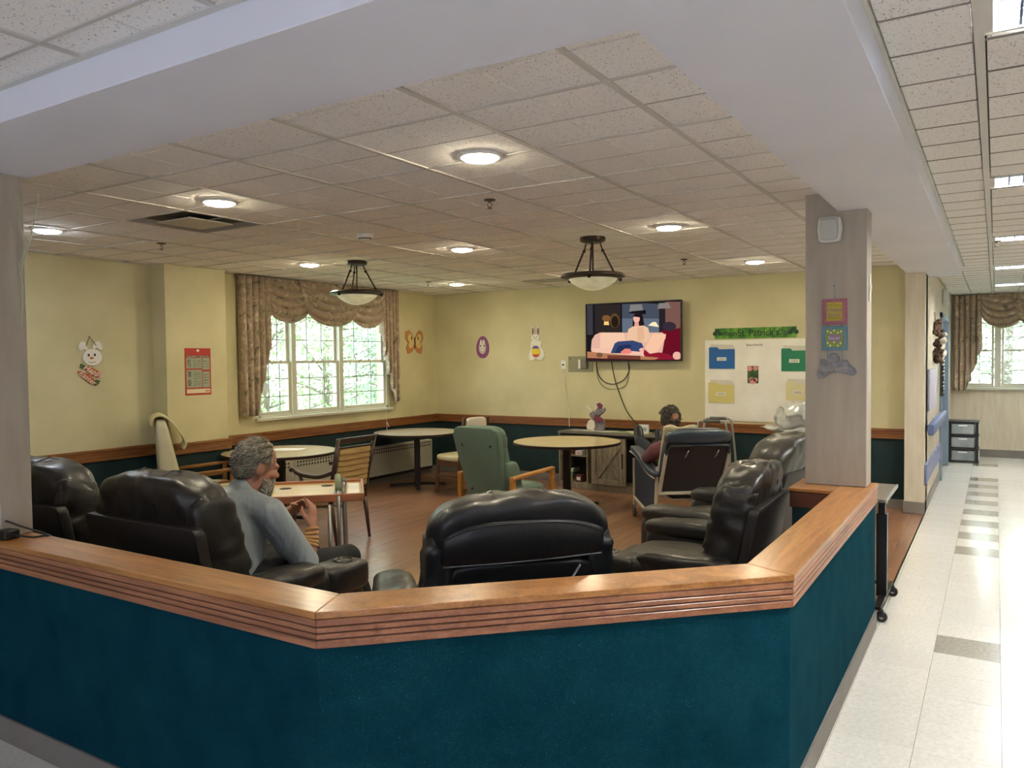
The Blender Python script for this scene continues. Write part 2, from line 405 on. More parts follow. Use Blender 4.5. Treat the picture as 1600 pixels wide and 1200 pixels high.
# half wall: outer path
P = [Vector((-7.0, 1.705)), Vector((-1.755, 1.705)), Vector((-.607, 2.82)), Vector((-.607, 5.10))]
def offs(pts, d):
    """offset polyline to its left (room side) by d"""
    out = []
    for i, p in enumerate(pts):
        ns = []
        if i > 0: t = (pts[i]-pts[i-1]).normalized(); ns.append(Vector((-t.y, t.x)))
        if i < len(pts)-1: t = (pts[i+1]-pts[i]).normalized(); ns.append(Vector((-t.y, t.x)))
        if len(ns) == 2:
            b = (ns[0]+ns[1]).normalized(); out.append(p+b*(d/b.dot(ns[0])))
        else: out.append(p+ns[0]*d)
    return out
Q = offs(P, .15)
hw = MB()
for k in range(3): hw.slab([P[k], P[k+1], Q[k+1], Q[k]], 0, .77)
half = struct(hw.build('wall_half', m_teal))
half_b = MB(); Pb = offs(P, -.010)
for k in range(3): half_b.slab([Pb[k], Pb[k+1], P[k+1], P[k]], 0, .105)
struct(half_b.build('baseboard_near', m_base))
# oak cap in three mitred runs: top board, fascia reeds outside and inside
capm = [m_oak_x, m_oak_d, m_oak_y]; fasm = [m_fas_x, m_fas_d, m_fas_y]
Co, Ci = offs(P, -.016), offs(P, .168)
So, Si = offs(P, -.013), offs(P, .163)
for k in range(3):
    t = (P[k+1]-P[k]).normalized()*.0006
    e0 = t if k else t*0; e1 = t if k < 2 else t*0
    tb = MB().slab([Co[k]+e0, Co[k+1]-e1, Ci[k+1]-e1, Ci[k]+e0], CAP-.022, CAP).build('wall_cap', capm[k], half, bevel=.003, seg=2)
    fb = MB()
    for (za, zb) in ((CAP-.046, CAP-.024), (CAP-.066, CAP-.050), (CAP-.086, CAP-.070), (CAP-.114, CAP-.090)):
        fb.slab([So[k]+e0, So[k+1]-e1, Si[k+1]-e1, Si[k]+e0], za, zb)
    fb.build('cap_moulding', fasm[k], half, bevel=.002)
    Go, Gi = offs(P, -.008), offs(P, .158)
    MB().slab([Go[k], Go[k+1], Gi[k+1], Gi[k]], CAP-.113, CAP-.022).build('moulding_core', mat('groove_brown', (70, 36, 22), .6), half)
# cap wings around the right column
rw = MB(); rw.box(-1.0, -.77, 4.70, 5.10, 0, .76); rw.build('column_plinth', m_green, half)
rw = MB(); rw.box(-1.02, -.776, 4.69, 5.11, CAP-.022, CAP); rw.build('plinth_cap', m_oak_x, half, bevel=.003)
rw = MB(); rw.box(-1.013, -.776, 4.695, 5.105, CAP-.113, CAP-.023); rw.build('plinth_moulding', mat('moulding_dark', (92, 48, 26), .45), half, bevel=.003)
# columns
struct(MB().box(-.965, -.629, 4.888, 5.075, CAP, H2).build('wall_column', m_col, bevel=.004))
struct(MB().box(-4.15, -3.70, 1.735, 1.87, CAP, H2).build('wall_column_left', m_col, bevel=.004))
# soffits
sf = MB(); sf.slab([(-7.1, 1.41), (-.311, 1.41), (-.311, 9.6), (-.625, 9.6), (-.625, 9.0), (-.79, 9.0), (-.79, 1.895), (-7.1, 1.895)], HB, H2)
struct(sf.build('soffit_trim', m_soff, bevel=.003)).name = 'trim_1'
# ---------------------------------------------------------------- ceiling
ceil = struct(sbox('ceiling', (-7.2, 2.0, -3.0, 14.7, HC+.025, HC+.15), m_void))
Gx, Gy = .315, .3165
X0, Y0 = -1.137, 2.482     # heavy tee crossing
tiles = {}
def ctile(x0, x1, y0, y1, scored=True):
    w, h = x1-x0, y1-y0
    if w < .02 or h < .02: return
    key = (round(w, 3), round(h, 3), scored)
    if key in tiles:
        o = bpy.data.objects.new('ceiling_tile', tiles[key]); C.objects.link(o); o.parent = ceil
    else:
        mb = MB(); nx = 2 if scored and w > .5 else 1; ny = 2 if scored and h > .5 else 1
        for a in range(nx):
            for b in range(ny):
                g = .0042 if w < .4 or h < .4 else .0016
                xa, xb, ya, yb = w*a/nx+g, w*(a+1)/nx-g, h*b/ny+g, h*(b+1)/ny-g
                mb.box(xa, xb, ya, yb, 0, .02)
        o = mb.build('ceiling_tile', m_tile, ceil, bevel=.0025); tiles[key] = o.data
    o.location = (x0, y0, HC+random.uniform(0, .0015))
HOLES = []
def region(xa, xb, ya, yb, xo, yo, sx=.63, sy=.633, hole=None):
    i0 = math.floor((xa-xo)/sx)-1; j0 = math.floor((ya-yo)/sy)-1; n = 0
    i = i0
    while xo+i*sx < xb:
        j = j0
        while yo+j*sy < yb:
            x0, x1, y0, y1 = max(xo+i*sx, xa), min(xo+(i+1)*sx, xb), max(yo+j*sy, ya), min(yo+(j+1)*sy, yb)
            if x1 > x0 and y1 > y0 and not (hole and hole((x0+x1)/2, (y0+y1)/2)): ctile(x0, x1, y0, y1)
            j += 1
        i += 1
m_tee2 = mat('ceiling_tee_shaded', (202, 198, 190), .6)  # shade on the tees put into a slightly darker colour
def tees(xa, xb, ya, yb, xs, ys, wx=.024, wy=.014, m_tee=m_tee2):
    for x in xs:
        if xa < x < xb: MB().box(x-wx/2, x+wx/2, ya, yb, HC-.006, HC+.004).build('ceiling_tee', m_tee, ceil)
    for y in ys:
        if ya < y < yb: MB().box(xa, xb, y-wy/2, y+wy/2, HC-.005, HC+.004).build('ceiling_tee', m_tee, ceil)
DIF = (-4.92, 3.115, -4.29, 3.748)   # square diffuser takes the place of a tile
region(XL, -.79, 1.895, YT, X0, Y0, hole=lambda x, y: abs(x+4.60) < .25 and abs(y-3.43) < .28)
tees(XL, -.79, 1.895, YT, [X0-.63*i for i in range(0, 10)], [Y0+.633*j for j in range(0, 11)])
# wall angle strips round the room
for b in ((XL, -.79, 1.895, 1.915), (-.81, -.79, 1.895, 9.0), (XL, -.79, YT-.02, YT), (XL, XL+.02, 1.895, YT)):
    MB().box(b[0], b[1], b[2], b[3], HC-.004, HC+.02).build('wall_angle', m_tee, ceil)
# corridor: rows of one pitch, columns split by the wide tee
def troff(x, y): return x > -.03 and any(yc-.1 < y < yc+.1 for yc in TROF)
TROF = [Y0+Gy*(8*k+.5) for k in range(-2, 5)]
TROF = [-2.55, -.06, 2.42+.158, 5.11, 7.62, 10.15, 12.7]
j = 0; y = Y0-Gy*18
while y < YE-.02:
    y1 = min(y+Gy, YE)
    hit = any(y-.01 < t < y1+.01 and abs(t-(y+y1)/2) < Gy/2 for t in TROF)
    if y1 > 1.42: ctile(-.300, -.064, y, y1) if y < 9.6 else ctile(-.62, -.064, y, y1)
    if not hit:
        ctile(-.036, .60, y, y1)
    y += Gy
region(.60, 2.0, -3, YE, .60, Y0)
region(-7.0, -.32, -3, 1.40, X0, 1.27, hole=lambda x, y: False)
tees(-7.0, -.32, -3, 1.40, [X0-.63*i for i in range(0, 10)], [1.27-.633*i for i in range(0, 7)])
MB().box(-.064, -.036, -3, YE, HC-.008, HC+.004).build('ceiling_tee', m_tee, ceil)
MB().box(-.32, -.298, 1.40, 9.6, HC-.008, HC+.02).build('wall_angle', m_tee, ceil)
MB().box(-7, -.30, 1.385, 1.41, HC-.008, HC+.02).build('wall_angle', m_tee, ceil)
# thin strips coloured dark for the shadow lines of the crosswise joints
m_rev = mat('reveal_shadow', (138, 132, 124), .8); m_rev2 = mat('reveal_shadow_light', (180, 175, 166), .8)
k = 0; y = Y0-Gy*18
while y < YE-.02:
    if y > -2.9: MB().box(-.300 if y < 9.6 else -.62, -.064, y-.0045, y+.0045, HC-.0008, HC+.004).build('joint_shadow', m_rev, ceil); MB().box(-.036, .60, y-.0045, y+.0045, HC-.0008, HC+.004).build('joint_shadow', m_rev, ceil)
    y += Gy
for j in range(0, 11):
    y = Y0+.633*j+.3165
    MB().box(XL, -.79, y-.0025, y+.0025, HC-.0008, HC+.004).build('joint_shadow', m_rev2, ceil)
# troffers
m_tro = glow('troffer_lens', (250, 249, 244), TROFFER); m_troc = glow('troffer_lens_cool', (188, 206, 255), TROFFER)
t0 = None
for yc in TROF:
    lab = 'recessed louvred corridor ceiling light, '+{2.578: 'nearest in view at the top right corner', 5.11: 'second nearest in view', 7.62: 'third nearest in view', 10.15: 'fourth in the row, over the far half', 12.7: 'farthest one, just before the window curtain'}.get(yc, 'just behind the viewpoint' if yc > -1 else 'farthest behind the viewpoint')
    if t0 is None:
        t0 = thing('ceiling_light', lab, 'ceiling light', (.0, yc, HC), group='corridor ceiling lights')
        MB().box(-.030, 1.19, -.15, .15, .02, .024).build('light_panel', m_troc, t0)
        fr = MB()
        for b in ((-.036, 1.2, -.158, -.140), (-.036, 1.2, .140, .158), (-.036, -.014, -.15, .15), (1.18, 1.2, -.15, .15)): fr.box(b[0], b[1], b[2], b[3], -.008, .022)
        fr.build('light_frame', m_tee, t0)
        lv = MB()
        for k in range(1, 18): lv.box(-.014+k*.0665-.004, -.014+k*.0665+.004, -.14, .14, -.003, .016)
        for k in range(1, 4): lv.box(-.014, 1.18, -.14+k*.07-.004, -.14+k*.07+.004, -.003, .016)
        lv.build('louvre', mat('louvre_grey', (70, 84, 110), .6), t0)
    else:
        r = dup(t0, (0, yc, HC), label=lab)
        if yc > 1:
            for ch in r.children:
                if ch.name.startswith('light_panel'):
                    if 'warm_panel' not in tmesh: tmesh['warm_panel'] = ch.data.copy(); tmesh['warm_panel'].materials[0] = m_tro
                    ch.data = tmesh['warm_panel']
for xx in (-2.2, -4.0, -5.8): dup(t0, (xx, -.70, HC), label='unseen louvred ceiling light added to brighten the near hall, '+{-2.2: 'first left of the viewpoint', -4.0: 'second left of the viewpoint', -5.8: 'beyond the left column'}[xx])  # unseen copies added so near floor and soffit get more light
# downlights in the room
DL = [(750, 250, 'large bright one nearest the soffit'), (343, 320, 'left of centre above the square vent'), (74, 363, 'leftmost, bluish white by the near left column'), (484, 415.5, 'in front of the window curtain'), (722, 392, 'between the two hanging bowl lamps'), (713.5, 445.5, 'small far one near the wall corner'), (1045, 358, 'right of the right bowl lamp'), (1180, 411, 'rightmost, near the column'), (921, 430, 'above the television behind the bowl lamp')]
warm = glow('downlight_lens', (255, 242, 208), DOWNLIGHT); cool = glow('downlight_lens_cool', (235, 246, 255), DOWNLIGHT)
d0 = None
for px, py, s in DL:
    d = _ray(px, py); t = (HC-.02-HC_)/d.z; p = d*t
    lab = 'round ceiling downlight, '+s
    if d0 is None:
        d0 = thing('downlight', lab, 'ceiling light', (p.x, p.y, HC), group='downlights of the lounge')
        MB().lathe([(.088, -.012), (.104, -.010), (.108, -.002), (.108, .0), (.088, 0)], 32, cap=False).build('trim_ring', m_white, d0, smooth=True)
        MB().lathe([(.001, -.030), (.04, -.028), (.075, -.020), (.088, -.010), (.088, -.004), (.001, -.004)], 32).build('light_lens', warm, d0, smooth=True)
    else:
        r = dup(d0, (p.x, p.y, HC), label=lab)
        if px == 74:
            for ch in r.children:
                if ch.name.startswith('light_lens'): ch.data = ch.data.copy(); ch.data.materials[0] = cool
# ---------------------------------------------------------------- windows
m_glass = glass('window_glass', gl=.06)
def dh_unit(root, x0, x1, z0, z1, nx=3, ny=3, rail=None, shade_gap=False):
    """double hung unit, local x across, y=0 outer face plane, toward room = -y"""
    zr = rail if rail else (z0+z1)/2
    for (a, b, yy, nm) in ((z0, zr+.015, .02, 'lower_sash'), (zr-.015, z1, .055, 'upper_sash')):
        f = MB()
        f.box(x0, x0+.035, yy, yy+.03, a, b); f.box(x1-.035, x1, yy, yy+.03, a, b)
        f.box(x0+.035, x1-.035, yy, yy+.03, a, a+.035); f.box(x0+.035, x1-.035, yy, yy+.03, b-.03, b)
        s = f.build(nm, m_wframe, root, bevel=.003)
        g = MB()
        for i in range(1, nx): xx = x0+(x1-x0)*i/nx; g.box(xx-.005, xx+.005, yy+.008, yy+.018, a+.03, b-.03)
        for i in range(1, ny): zz = a+(b-a)*i/ny; g.box(x0+.03, x1-.03, yy+.008, yy+.018, zz-.005, zz+.005)
        g.build('glazing_bars', mat('glazing_bar_paint', (150, 160, 158), .5), s)
        MB().box(x0+.03, x1-.03, yy+.012, yy+.015, a+.03, b-.03).build('pane', m_glass, s)
    lk = MB().box((x0+x1)/2-.10, (x0+x1)/2-.06, 0, .03, zr+.012, zr+.03).box((x0+x1)/2+.06, (x0+x1)/2+.10, 0, .03, zr+.012, zr+.03)
    lk.build('sash_lock', m_white, root, bevel=.004)
w1 = bpy.data.objects.new('window_1', None); C.objects.link(w1); struct(w1); w1.location = (XL, 0, 0); w1.rotation_euler = (0, 0, PI/2)
# local x = world y ; local -y = into room (+x)
mull = [atX(459.5, 600, XL).y, atX(533.5, 600, XL).y]
us = [(WY0+.02, mull[0]-.03), (mull[0]+.03, mull[1]-.03), (mull[1]+.03, WY1-.04)]
for a, b in us: dh_unit(w1, a, b, WZ0+.03, WZ1-.02, rail=1.62)
fr = MB()
fr.box(WY0, WY1, -.0, .12, WZ0, WZ0+.03); fr.box(WY0, WY0+.03, 0, .12, WZ0, WZ1); fr.box(WY1-.04, WY1, 0, .12, WZ0, WZ1); fr.box(WY0, WY1, 0, .12, WZ1-.03, WZ1)
for q in mull: fr.box(q-.032, q+.032, -.01, .12, WZ0, WZ1)
fr.build('window_frame', m_wframe, w1, bevel=.004)
MB().box(WY0-.05, WY1+.05, -.05, .02, WZ0-.03, WZ0+.005).build('window_sill', m_wframe, w1, bevel=.006)
w2 = bpy.data.objects.new('window_2', None); C.objects.link(w2); struct(w2); w2.location = (0, YE, 0)
us2 = [(EX0+.02, -.03), (.07, 1.08), (1.16, EX1-.02)]
for k, (a, b) in enumerate(us2): dh_unit(w2, a, b, EZ0+.03, EZ1-.02, nx=2 if k != 1 else 3, rail=1.68)
fr = MB(); fr.box(EX0, EX1, 0, .12, EZ0, EZ0+.03); fr.box(EX0, EX0+.03, 0, .12, EZ0, EZ1); fr.box(EX1-.03, EX1, 0, .12, EZ0, EZ1); fr.box(EX0, EX1, 0, .12, EZ1-.03, EZ1)
for q in (.02, 1.12): fr.box(q-.045, q+.045, -.01, .12, EZ0, EZ1)
fr.build('window_frame', m_wframe, w2, bevel=.004)
MB().box(EX0-.05, EX1+.05, -.05, .02, EZ0-.04, EZ0+.0).build('window_sill', m_wframe, w2, bevel=.006)
# ---------------------------------------------------------------- curtains
def cloth_mat():
    M_ = bpy.data.materials.new('curtain_brocade'); M_.use_nodes = True; n = M_.node_tree; p = n.nodes['Principled BSDF']; p.inputs['Roughness'].default_value = .75; p.inputs['Sheen Weight'].default_value = .3
    t = n.nodes.new('ShaderNodeTexCoord')
    a = n.nodes.new('ShaderNodeTexNoise'); a.inputs['Scale'].default_value = 11; a.inputs['Detail'].default_value = 6; a.inputs['Distortion'].default_value = 1.0
    rp = n.nodes.new('ShaderNodeValToRGB'); e = rp.color_ramp.elements
    e[0].position = .32; e[0].color = rgb((98, 88, 62)); e[1].position = .7; e[1].color = rgb((204, 176, 160))
    for ps, c in ((.44, (168, 152, 120)), (.52, (150, 122, 110)), (.60, (176, 164, 126))):
        q = e.new(ps); q.color = rgb(c)
    n.links.new(t.outputs['Object'], a.inputs['Vector']); n.links.new(a.outputs['Fac'], rp.inputs[0]); n.links.new(rp.outputs[0], p.inputs['Base Color'])
    return M_
m_cur = cloth_mat()
def solid(o, t=.004):
    md = o.modifiers.new('thickness', 'SOLIDIFY'); md.thickness = t; md.offset = 0; return o
def swag(root, uL, uR, zT, zB, lead, out0, flip=1, nf=4.6, uTL=None, uTR=None):
    """draped swag: from a straight top between uTL..uTR to a hanging curve between uL and uR; lead: height of the ends"""
    uTL = uL if uTL is None else uTL; uTR = uR if uTR is None else uTR
    def fn(s, t):
        k = math.sin(PI*s)**.9
        ut = uTL+(uTR-uTL)*s; ub = uL+(uR-uL)*(.5-.5*math.cos(PI*s))
        w = min(1, t*1.15)
        u = ut*(1-w)+ub*w
        zb = lead+(zB-lead)*k
        z = zT+(zb-zT)*(t**.9)
        ph = t*nf*2*PI+.7*math.sin(s*7+t*3)
        amp = .040*(.15+k)*min(1, t*3)*(1-.35*t)
        o = out0+.02+.05*math.sin(PI*min(1, t*1.0)*.9)*k+amp*(2*abs(math.sin(ph/2))**.5-1)
        if t > .97: o -= .02*k
        return (u, -o, z)
    o = MB().grid(fn, 36, 48).build('swag', m_cur, root, smooth=True); return solid(o)
def cascade(root, us_, zt, zb_fn, out0, pleat=.055, npl=5, inv=False):
    """pleated tail: bottom stepped by zb_fn(s)"""
    u0, u1 = us_
    def fn(s, t):
        ph = s*npl*2*PI
        tri = 2*abs(math.sin(ph/2))**.45-1
        u = u0+(u1-u0)*s+.012*math.cos(ph)*t
        zb = zb_fn(s)
        sp = 1+.35*t
        return (u, -(out0+.045+.036*sp*tri), zt+(zb-zt)*t)
    o = MB().grid(fn, npl*16, 14).build('tail', m_cur, root, smooth=True, auto=50); return solid(o)
cu = thing('curtain', 'mauve and olive brocade swag curtain over the lounge window', 'curtain', (XL, 0, 0), 90)
def U(px, py): q = atX(px, py, XL+.08); return q.y, q.z
cu0, cu1 = U(374, 431)[0], U(622, 455)[0]
cl_, cr_ = U(421, 500)[0], U(597, 480)[0]
zt = 2.562
def stepz(a, b, n, pw=1):
    def f(s):
        k = math.floor(s*n)/n; fr = s*n-math.floor(s*n)
        kk = k+(1/n)*(fr**2)
        return a+(b-a)*min(1, kk**pw)
    return f
zl0, zl1 = U(374, 652)[1], U(420, 520)[1]
def lf(s):
    s = 1-s
    return stepz(zl1, zl0, 5)(s) if s < .62 else zl0-.0
def lf2(s):
    # long until 45 percent of the width, then steps up to the inner edge
    if s < .42: return zl0
    q = (s-.42)/.58; n = 5; k = math.floor(q*n); fr = q*n-k
    return zl0+(zl1-zl0)*min(1, (k+fr**3)/n)
cascade(cu, (cu0, cl_+.02), zt, lf2, .03, npl=5)
zr0, zr1 = U(622, 628)[1], U(600, 520)[1]
def rf(s):
    if s > .75: return zr0+.10*(s-.75)
    q = 1-s/.75; n = 5; k = math.floor(q*n); fr = q*n-k
    return zr0+(zr1-zr0)*min(1, (k+fr**3)/n)
cascade(cu, (cr_-.02, cu1), zt, rf, .03, npl=5)
p0, p1, p2, p3 = U(410, 440)[0], U(476, 480)[0], U(551, 490)[0], U(600, 500)[0]
zb = U(520, 511)[1]
swag(cu, p0+.0, p1+.10, zt, U(432, 504)[1], 2.36, .055, uTL=p0, uTR=p1+.12)
swag(cu, p2-.10, p3+.03, zt, zb, 2.34, .055, uTL=p2-.14, uTR=p3+.02)
swag(cu, p1-.06, p2+.06, zt, zb, 2.34, .10, uTL=p1-.12, uTR=p2+.12)
MB().box(cu0, cu1, -.05, -.005, zt-.02, zt+.005).build('curtain_board', m_cur, cu)
# far window curtain
cv = thing('curtain', 'mauve and olive brocade swag curtain over the far corridor window', 'curtain', (0, YE, 0), 0)
def lf3(s):
    if s < .45: return 1.05
    q = (s-.45)/.55; n = 5; k = math.floor(q*n); fr = q*n-k
    return 1.05+(1.75-1.05)*min(1, (k+fr**3)/n)
cascade(cv, (-.59, -.20), zt, lf3, .04, npl=5)
swag(cv, -.22, .38, zt, 2.03, 2.35, .06, uTL=-.22, uTR=.40)
swag(cv, .25, 1.00, zt, 2.03, 2.28, .11, uTL=.2, uTR=1.05)
swag(cv, .92, 1.5, zt, 2.03, 2.28, .06, uTL=.88, uTR=1.52)
cascade(cv, (1.45, 1.8), zt, lambda s: lf3(1-s), .04, npl=5)
# ---------------------------------------------------------------- outdoors
m_leafs = [mat('leaf_pale', (196, 214, 168), .6, c2=(160, 190, 140), nscale=2), mat('leaf_mid', (170, 198, 150), .6, c2=(204, 220, 184), nscale=2), mat('leaf_bluish', (184, 208, 188), .6, c2=(156, 184, 158), nscale=2)]
m_bark = mat('bark', (150, 138, 124), .9, c2=(120, 108, 96), nscale=20)
o = MB().box(-40, 30, -10, 45, -.35, -.3).build('ground', mat('grass_green', (120, 150, 90), .9, c2=(100, 130, 80), nscale=3)); o['kind'] = 'structure'
def tree(x, y, h, rad, mi, label, seed, n=2600, leaf=.10):
    rnd = random.Random(seed)
    t = thing('tree', label, 'tree', (x, y, -.3), rnd.uniform(0, 360), 'trees outside the windows')
    tr = MB(); tr.tube([(0, 0, 0), (.05, .03, h*.4), (0, .1, h*.75), (.05, .05, h*.95)], [.10, .08, .05, .015], 7); tr.build('trunk', m_bark, t, smooth=True)
    br = MB(); tips = []
    for k in range(26):
        z0 = h*rnd.uniform(.12, .8); a = rnd.uniform(0, 2*PI); L = rad*rnd.uniform(.6, 1.1)*(1.1-z0/h*.5)
        p = Vector((0, 0, z0)); pts = [p.copy()]; d = Vector((math.cos(a), math.sin(a), rnd.uniform(-.05, .5)))
        for s_ in range(4):
            p = p+d*L/4; d = (d+Vector((rnd.uniform(-.3, .3), rnd.uniform(-.3, .3), rnd.uniform(-.2, .25)))); d.normalize(); pts.append(p.copy())
            e = p+Vector((rnd.uniform(-.4, .4), rnd.uniform(-.4, .4), rnd.uniform(-.1, .5)))
            br.tube([p, (p+e)/2+Vector((0, 0, .05)), e], [.009, .006, .003], 4); tips += [p, e]
        br.tube(pts, [.028, .02, .015, .01, .006], 5)
    br.build('branches', m_bark, t)
    lf = MB()
    for k in range(n):
        c = rnd.choice(tips)+Vector((rnd.gauss(0, .28), rnd.gauss(0, .28), rnd.gauss(0, .28)))
        s_ = leaf*rnd.uniform(.5, 1.2); mm = Matrix.Translation(c) @ Euler((rnd.uniform(0, 6), rnd.uniform(0, 6), rnd.uniform(0, 6))).to_matrix().to_4x4()
        lf.add([(-s_/2, 0, 0), (0, -s_*.3, .02), (s_/2, 0, 0), (0, s_*.3, .02)], [(0, 1, 2, 3)], mm)
    o = lf.build('foliage', m_leafs[mi], t); o['kind'] = 'stuff'
tp = [(-9.8, 8.4, 4.2, 1.5, 1), (-11.2, 11.6, 5.0, 1.9, 0), (-10.6, 14.8, 4.6, 1.8, 2), (-13.5, 9.8, 6, 2.2, 0), (-14.0, 14.0, 6.5, 2.4, 1), (-15.5, 18.0, 7, 2.6, 2), (-12.5, 17.8, 5.5, 2.0, 0), (-9.4, 11.4, 3.2, 1.2, 2),
      (-1.2, 18.6, 4.5, 1.7, 0), (1.6, 19.2, 5.0, 1.9, 1), (.2, 21.5, 6.0, 2.3, 2), (-2.6, 22.0, 6.5, 2.4, 1), (3.8, 21.6, 6.2, 2.2, 0)]
names = ['young tree with mid green leaves nearest outside the lounge window', 'pale green bushy tree behind the first one outside the lounge window', 'bluish green tree to the right outside the lounge window', 'tall pale tree far left beyond the lounge window', 'tall mid green tree in the middle distance beyond the lounge window', 'tallest bluish tree farthest beyond the lounge window', 'pale tree seen through the right sash of the lounge window', 'low bluish shrub-like tree close to the lounge window', 'pale green tree at the left of the far corridor window', 'mid green tree in the middle of the far corridor window', 'bluish tree directly behind the corridor window trees', 'tall mid green tree far left beyond the corridor window', 'tall pale tree far right beyond the corridor window']
for i, (a, nm) in enumerate(zip(tp, names)): tree(*a, nm, 100+i)
# ---------------------------------------------------------------- door in the corridor, handrails
m_dblue = mat('door_blue_grey', (124, 142, 156), .4); m_rail = mat('handrail_blue', (92, 106, 146), .45); m_bump = mat('bumper_lilac', (128, 134, 172), .5, c2=(108, 116, 152), nscale=9)
dr = bpy.data.objects.new('door_1', None); C.objects.link(dr); struct(dr); dr.location = (-.62, 0, 0)
fd = MB(); fd.box(-.18, .03, DY0-.06, DY0+.03, 0, DZ+.05); fd.box(-.18, .03, DY1-.03, DY1+.06, 0, DZ+.05); fd.box(-.18, .03, DY0-.06, DY1+.06, DZ-.02, DZ+.05)
fd.build('door_frame', m_dblue, dr, bevel=.004)
MB().box(-.16, -.115, DY0+.03, DY1-.03, .01, DZ-.02).build('door_leaf', mat('door_leaf_blue', (96, 112, 128), .4), dr, bevel=.003)
MB().tube([(-.115, DY0+.14, 1.0), (-.07, DY0+.14, 1.0), (-.07, DY0+.25, 1.0)], .01, 8).build('door_handle', m_chrome, dr, smooth=True)
hr = thing('handrail', 'blue vinyl corridor handrail on the left corridor wall', 'handrail', (-.62, 0, 0))
def rprof(): return [(.035, .80), (.075, .80), (.088, .815), (.088, .905), (.075, .92), (.035, .92), (.028, .90), (.028, .82)]
mbh = MB(); pf = rprof(); n_ = len(pf); ys = [9.06, 9.09, 11.40, 11.43]
vs_ = []
for y_ in ys:
    sc_ = 1 if y_ in (9.09, 11.40) else .8
    for (x_, z_) in pf: vs_.append((.055+(x_-.055)*sc_, y_, .86+(z_-.86)*sc_))
fs = [tuple(range(n_)), tuple(3*n_+i for i in range(n_-1, -1, -1))]
for k in range(3):
    for i in range(n_): fs.append((k*n_+i, (k+1)*n_+i, (k+1)*n_+(i+1) % n_, k*n_+(i+1) % n_))
mbh.add(vs_, fs).build('rail', m_rail, hr, smooth=True, auto=40)
for y_ in (9.3, 10.25, 11.2): MB().box(0, .03, y_-.03, y_+.03, .83, .89).build('bracket', m_rail, hr, bevel=.004)
bp_ = thing('wall_bumper', 'flat lilac blue bumper board low on the corridor wall', 'bumper', (-.62, 0, 0))
MB().box(0, .022, 9.06, 11.42, .30, .50).build('board', m_bump, bp_, bevel=.006, seg=2)
MB().box(.0, .024, 9.04, 9.075, .298, .502).build('end_cap', m_rail, bp_, bevel=.006, seg=2)
# far end items on the corridor wall
def wthing(name, label, cat, p, wall, group=None):
    rz = {'tv': 0, 'left': 90, 'col': 0, 'cor': 90}[wall]
    return thing(name, label, cat, p, rz, group)
q = atX(1450, 640, -.62)
t = wthing('notice_board', 'lilac rounded notice panel above the corridor handrail', 'sign', (-.62, 9.95, 1.25), 'cor')
MB().prism([(-.55, -.22), (.45, -.22), (.55, -.12), (.55, .12), (.45, .22), (-.55, .22)], -.02, 0).build('panel', mat('lilac_panel', (176, 172, 190), .5), t, bevel=.004)
# wreath
t = wthing('wreath', 'brown hanging wreath with white bow on the corridor wall', 'wreath', (-.62, 10.35, 1.78), 'cor')
wm = MB()
rnd = random.Random(3)
for k in range(90):
    a = rnd.uniform(0, 2*PI); r = .20+rnd.uniform(-.04, .04); c = (r*math.cos(a), -.05+rnd.uniform(-.03, .03), r*math.sin(a))
    wm.ball(c, rnd.uniform(.02, .035), 2)
wm.build('twig_ring', mat('twig_brown', (98, 72, 52), .9, c2=(60, 44, 32), nscale=30), t, smooth=True)
wm = MB()
for k in range(24): wm.ball((.16+rnd.uniform(-.07, .10), -.08+rnd.uniform(-.03, .03), rnd.uniform(-.20, .1)), rnd.uniform(.02, .04), 2)
wm.build('white_flowers', mat('cream_felt', (214, 206, 190), .9), t, smooth=True)
MB().tube([(-.0, -.02, .22), (0, -.01, .34)], .004, 6).build('hanger', m_black, t)
t = wthing('garland', 'dark garland with silver beads hanging beside the corridor door', 'garland', (-.62, 11.30, 0), 'cor')
MB().tube([(0, -.035, 1.10), (.02, -.04, 1.5), (0, -.035, 1.86)], .02, 6).build('cord', mat('garland_dark', (44, 44, 42), .8), t)
for k in range(16): MB().ball((.03*math.sin(k*2.1), -.055, 1.14+k*.045), .018, 3).build('bead', m_chrome, t, smooth=True)
t = wthing('wall_sensor', 'white box high on the corridor wall near the ceiling', 'sensor', (-.62, 12.1, 2.40), 'cor')
MB().box(-.12, .12, -.07, 0, -.10, .10).build('housing', m_white, t, bevel=.01)
MB().box(-.09, .09, -.074, -.068, -.08, .0).build('cover', mat('sensor_cream', (205, 200, 185), .4), t, bevel=.003)
# storage drawers at the corridor end
t = thing('drawer_cart', 'black three-drawer plastic storage cart at the corridor end', 'storage cart', (-.42, 13.75, 0), 0)
fr = MB()
for sx_ in (-1, 1):
    for sy_ in (-1, 1): fr.box(sx_*.185-.02, sx_*.185+.02, sy_*.18-.03, sy_*.18+.03, .02, .60)
for z_ in (.0, .20, .40, .60): fr.box(-.21, .21, -.21, .21, z_, z_+.02)
fr.build('frame', m_dark, t, bevel=.004)
m_clear = mat('frosted_drawer', (150, 158, 160), .25, c2=(120, 128, 132), nscale=4)
for z_ in (.03, .23, .43):
    d = MB().box(-.15, .15, -.205, .19, z_, z_+.155).build('drawer', m_clear, t, bevel=.01)
    MB().box(-.06, .06, -.222, -.204, z_+.12, z_+.14).build('drawer_pull', m_white, d, bevel=.004)
    MB().box(.166, .212, -.15, .15, z_+.01, z_+.15).build('side_panel', m_white, d, bevel=.01)
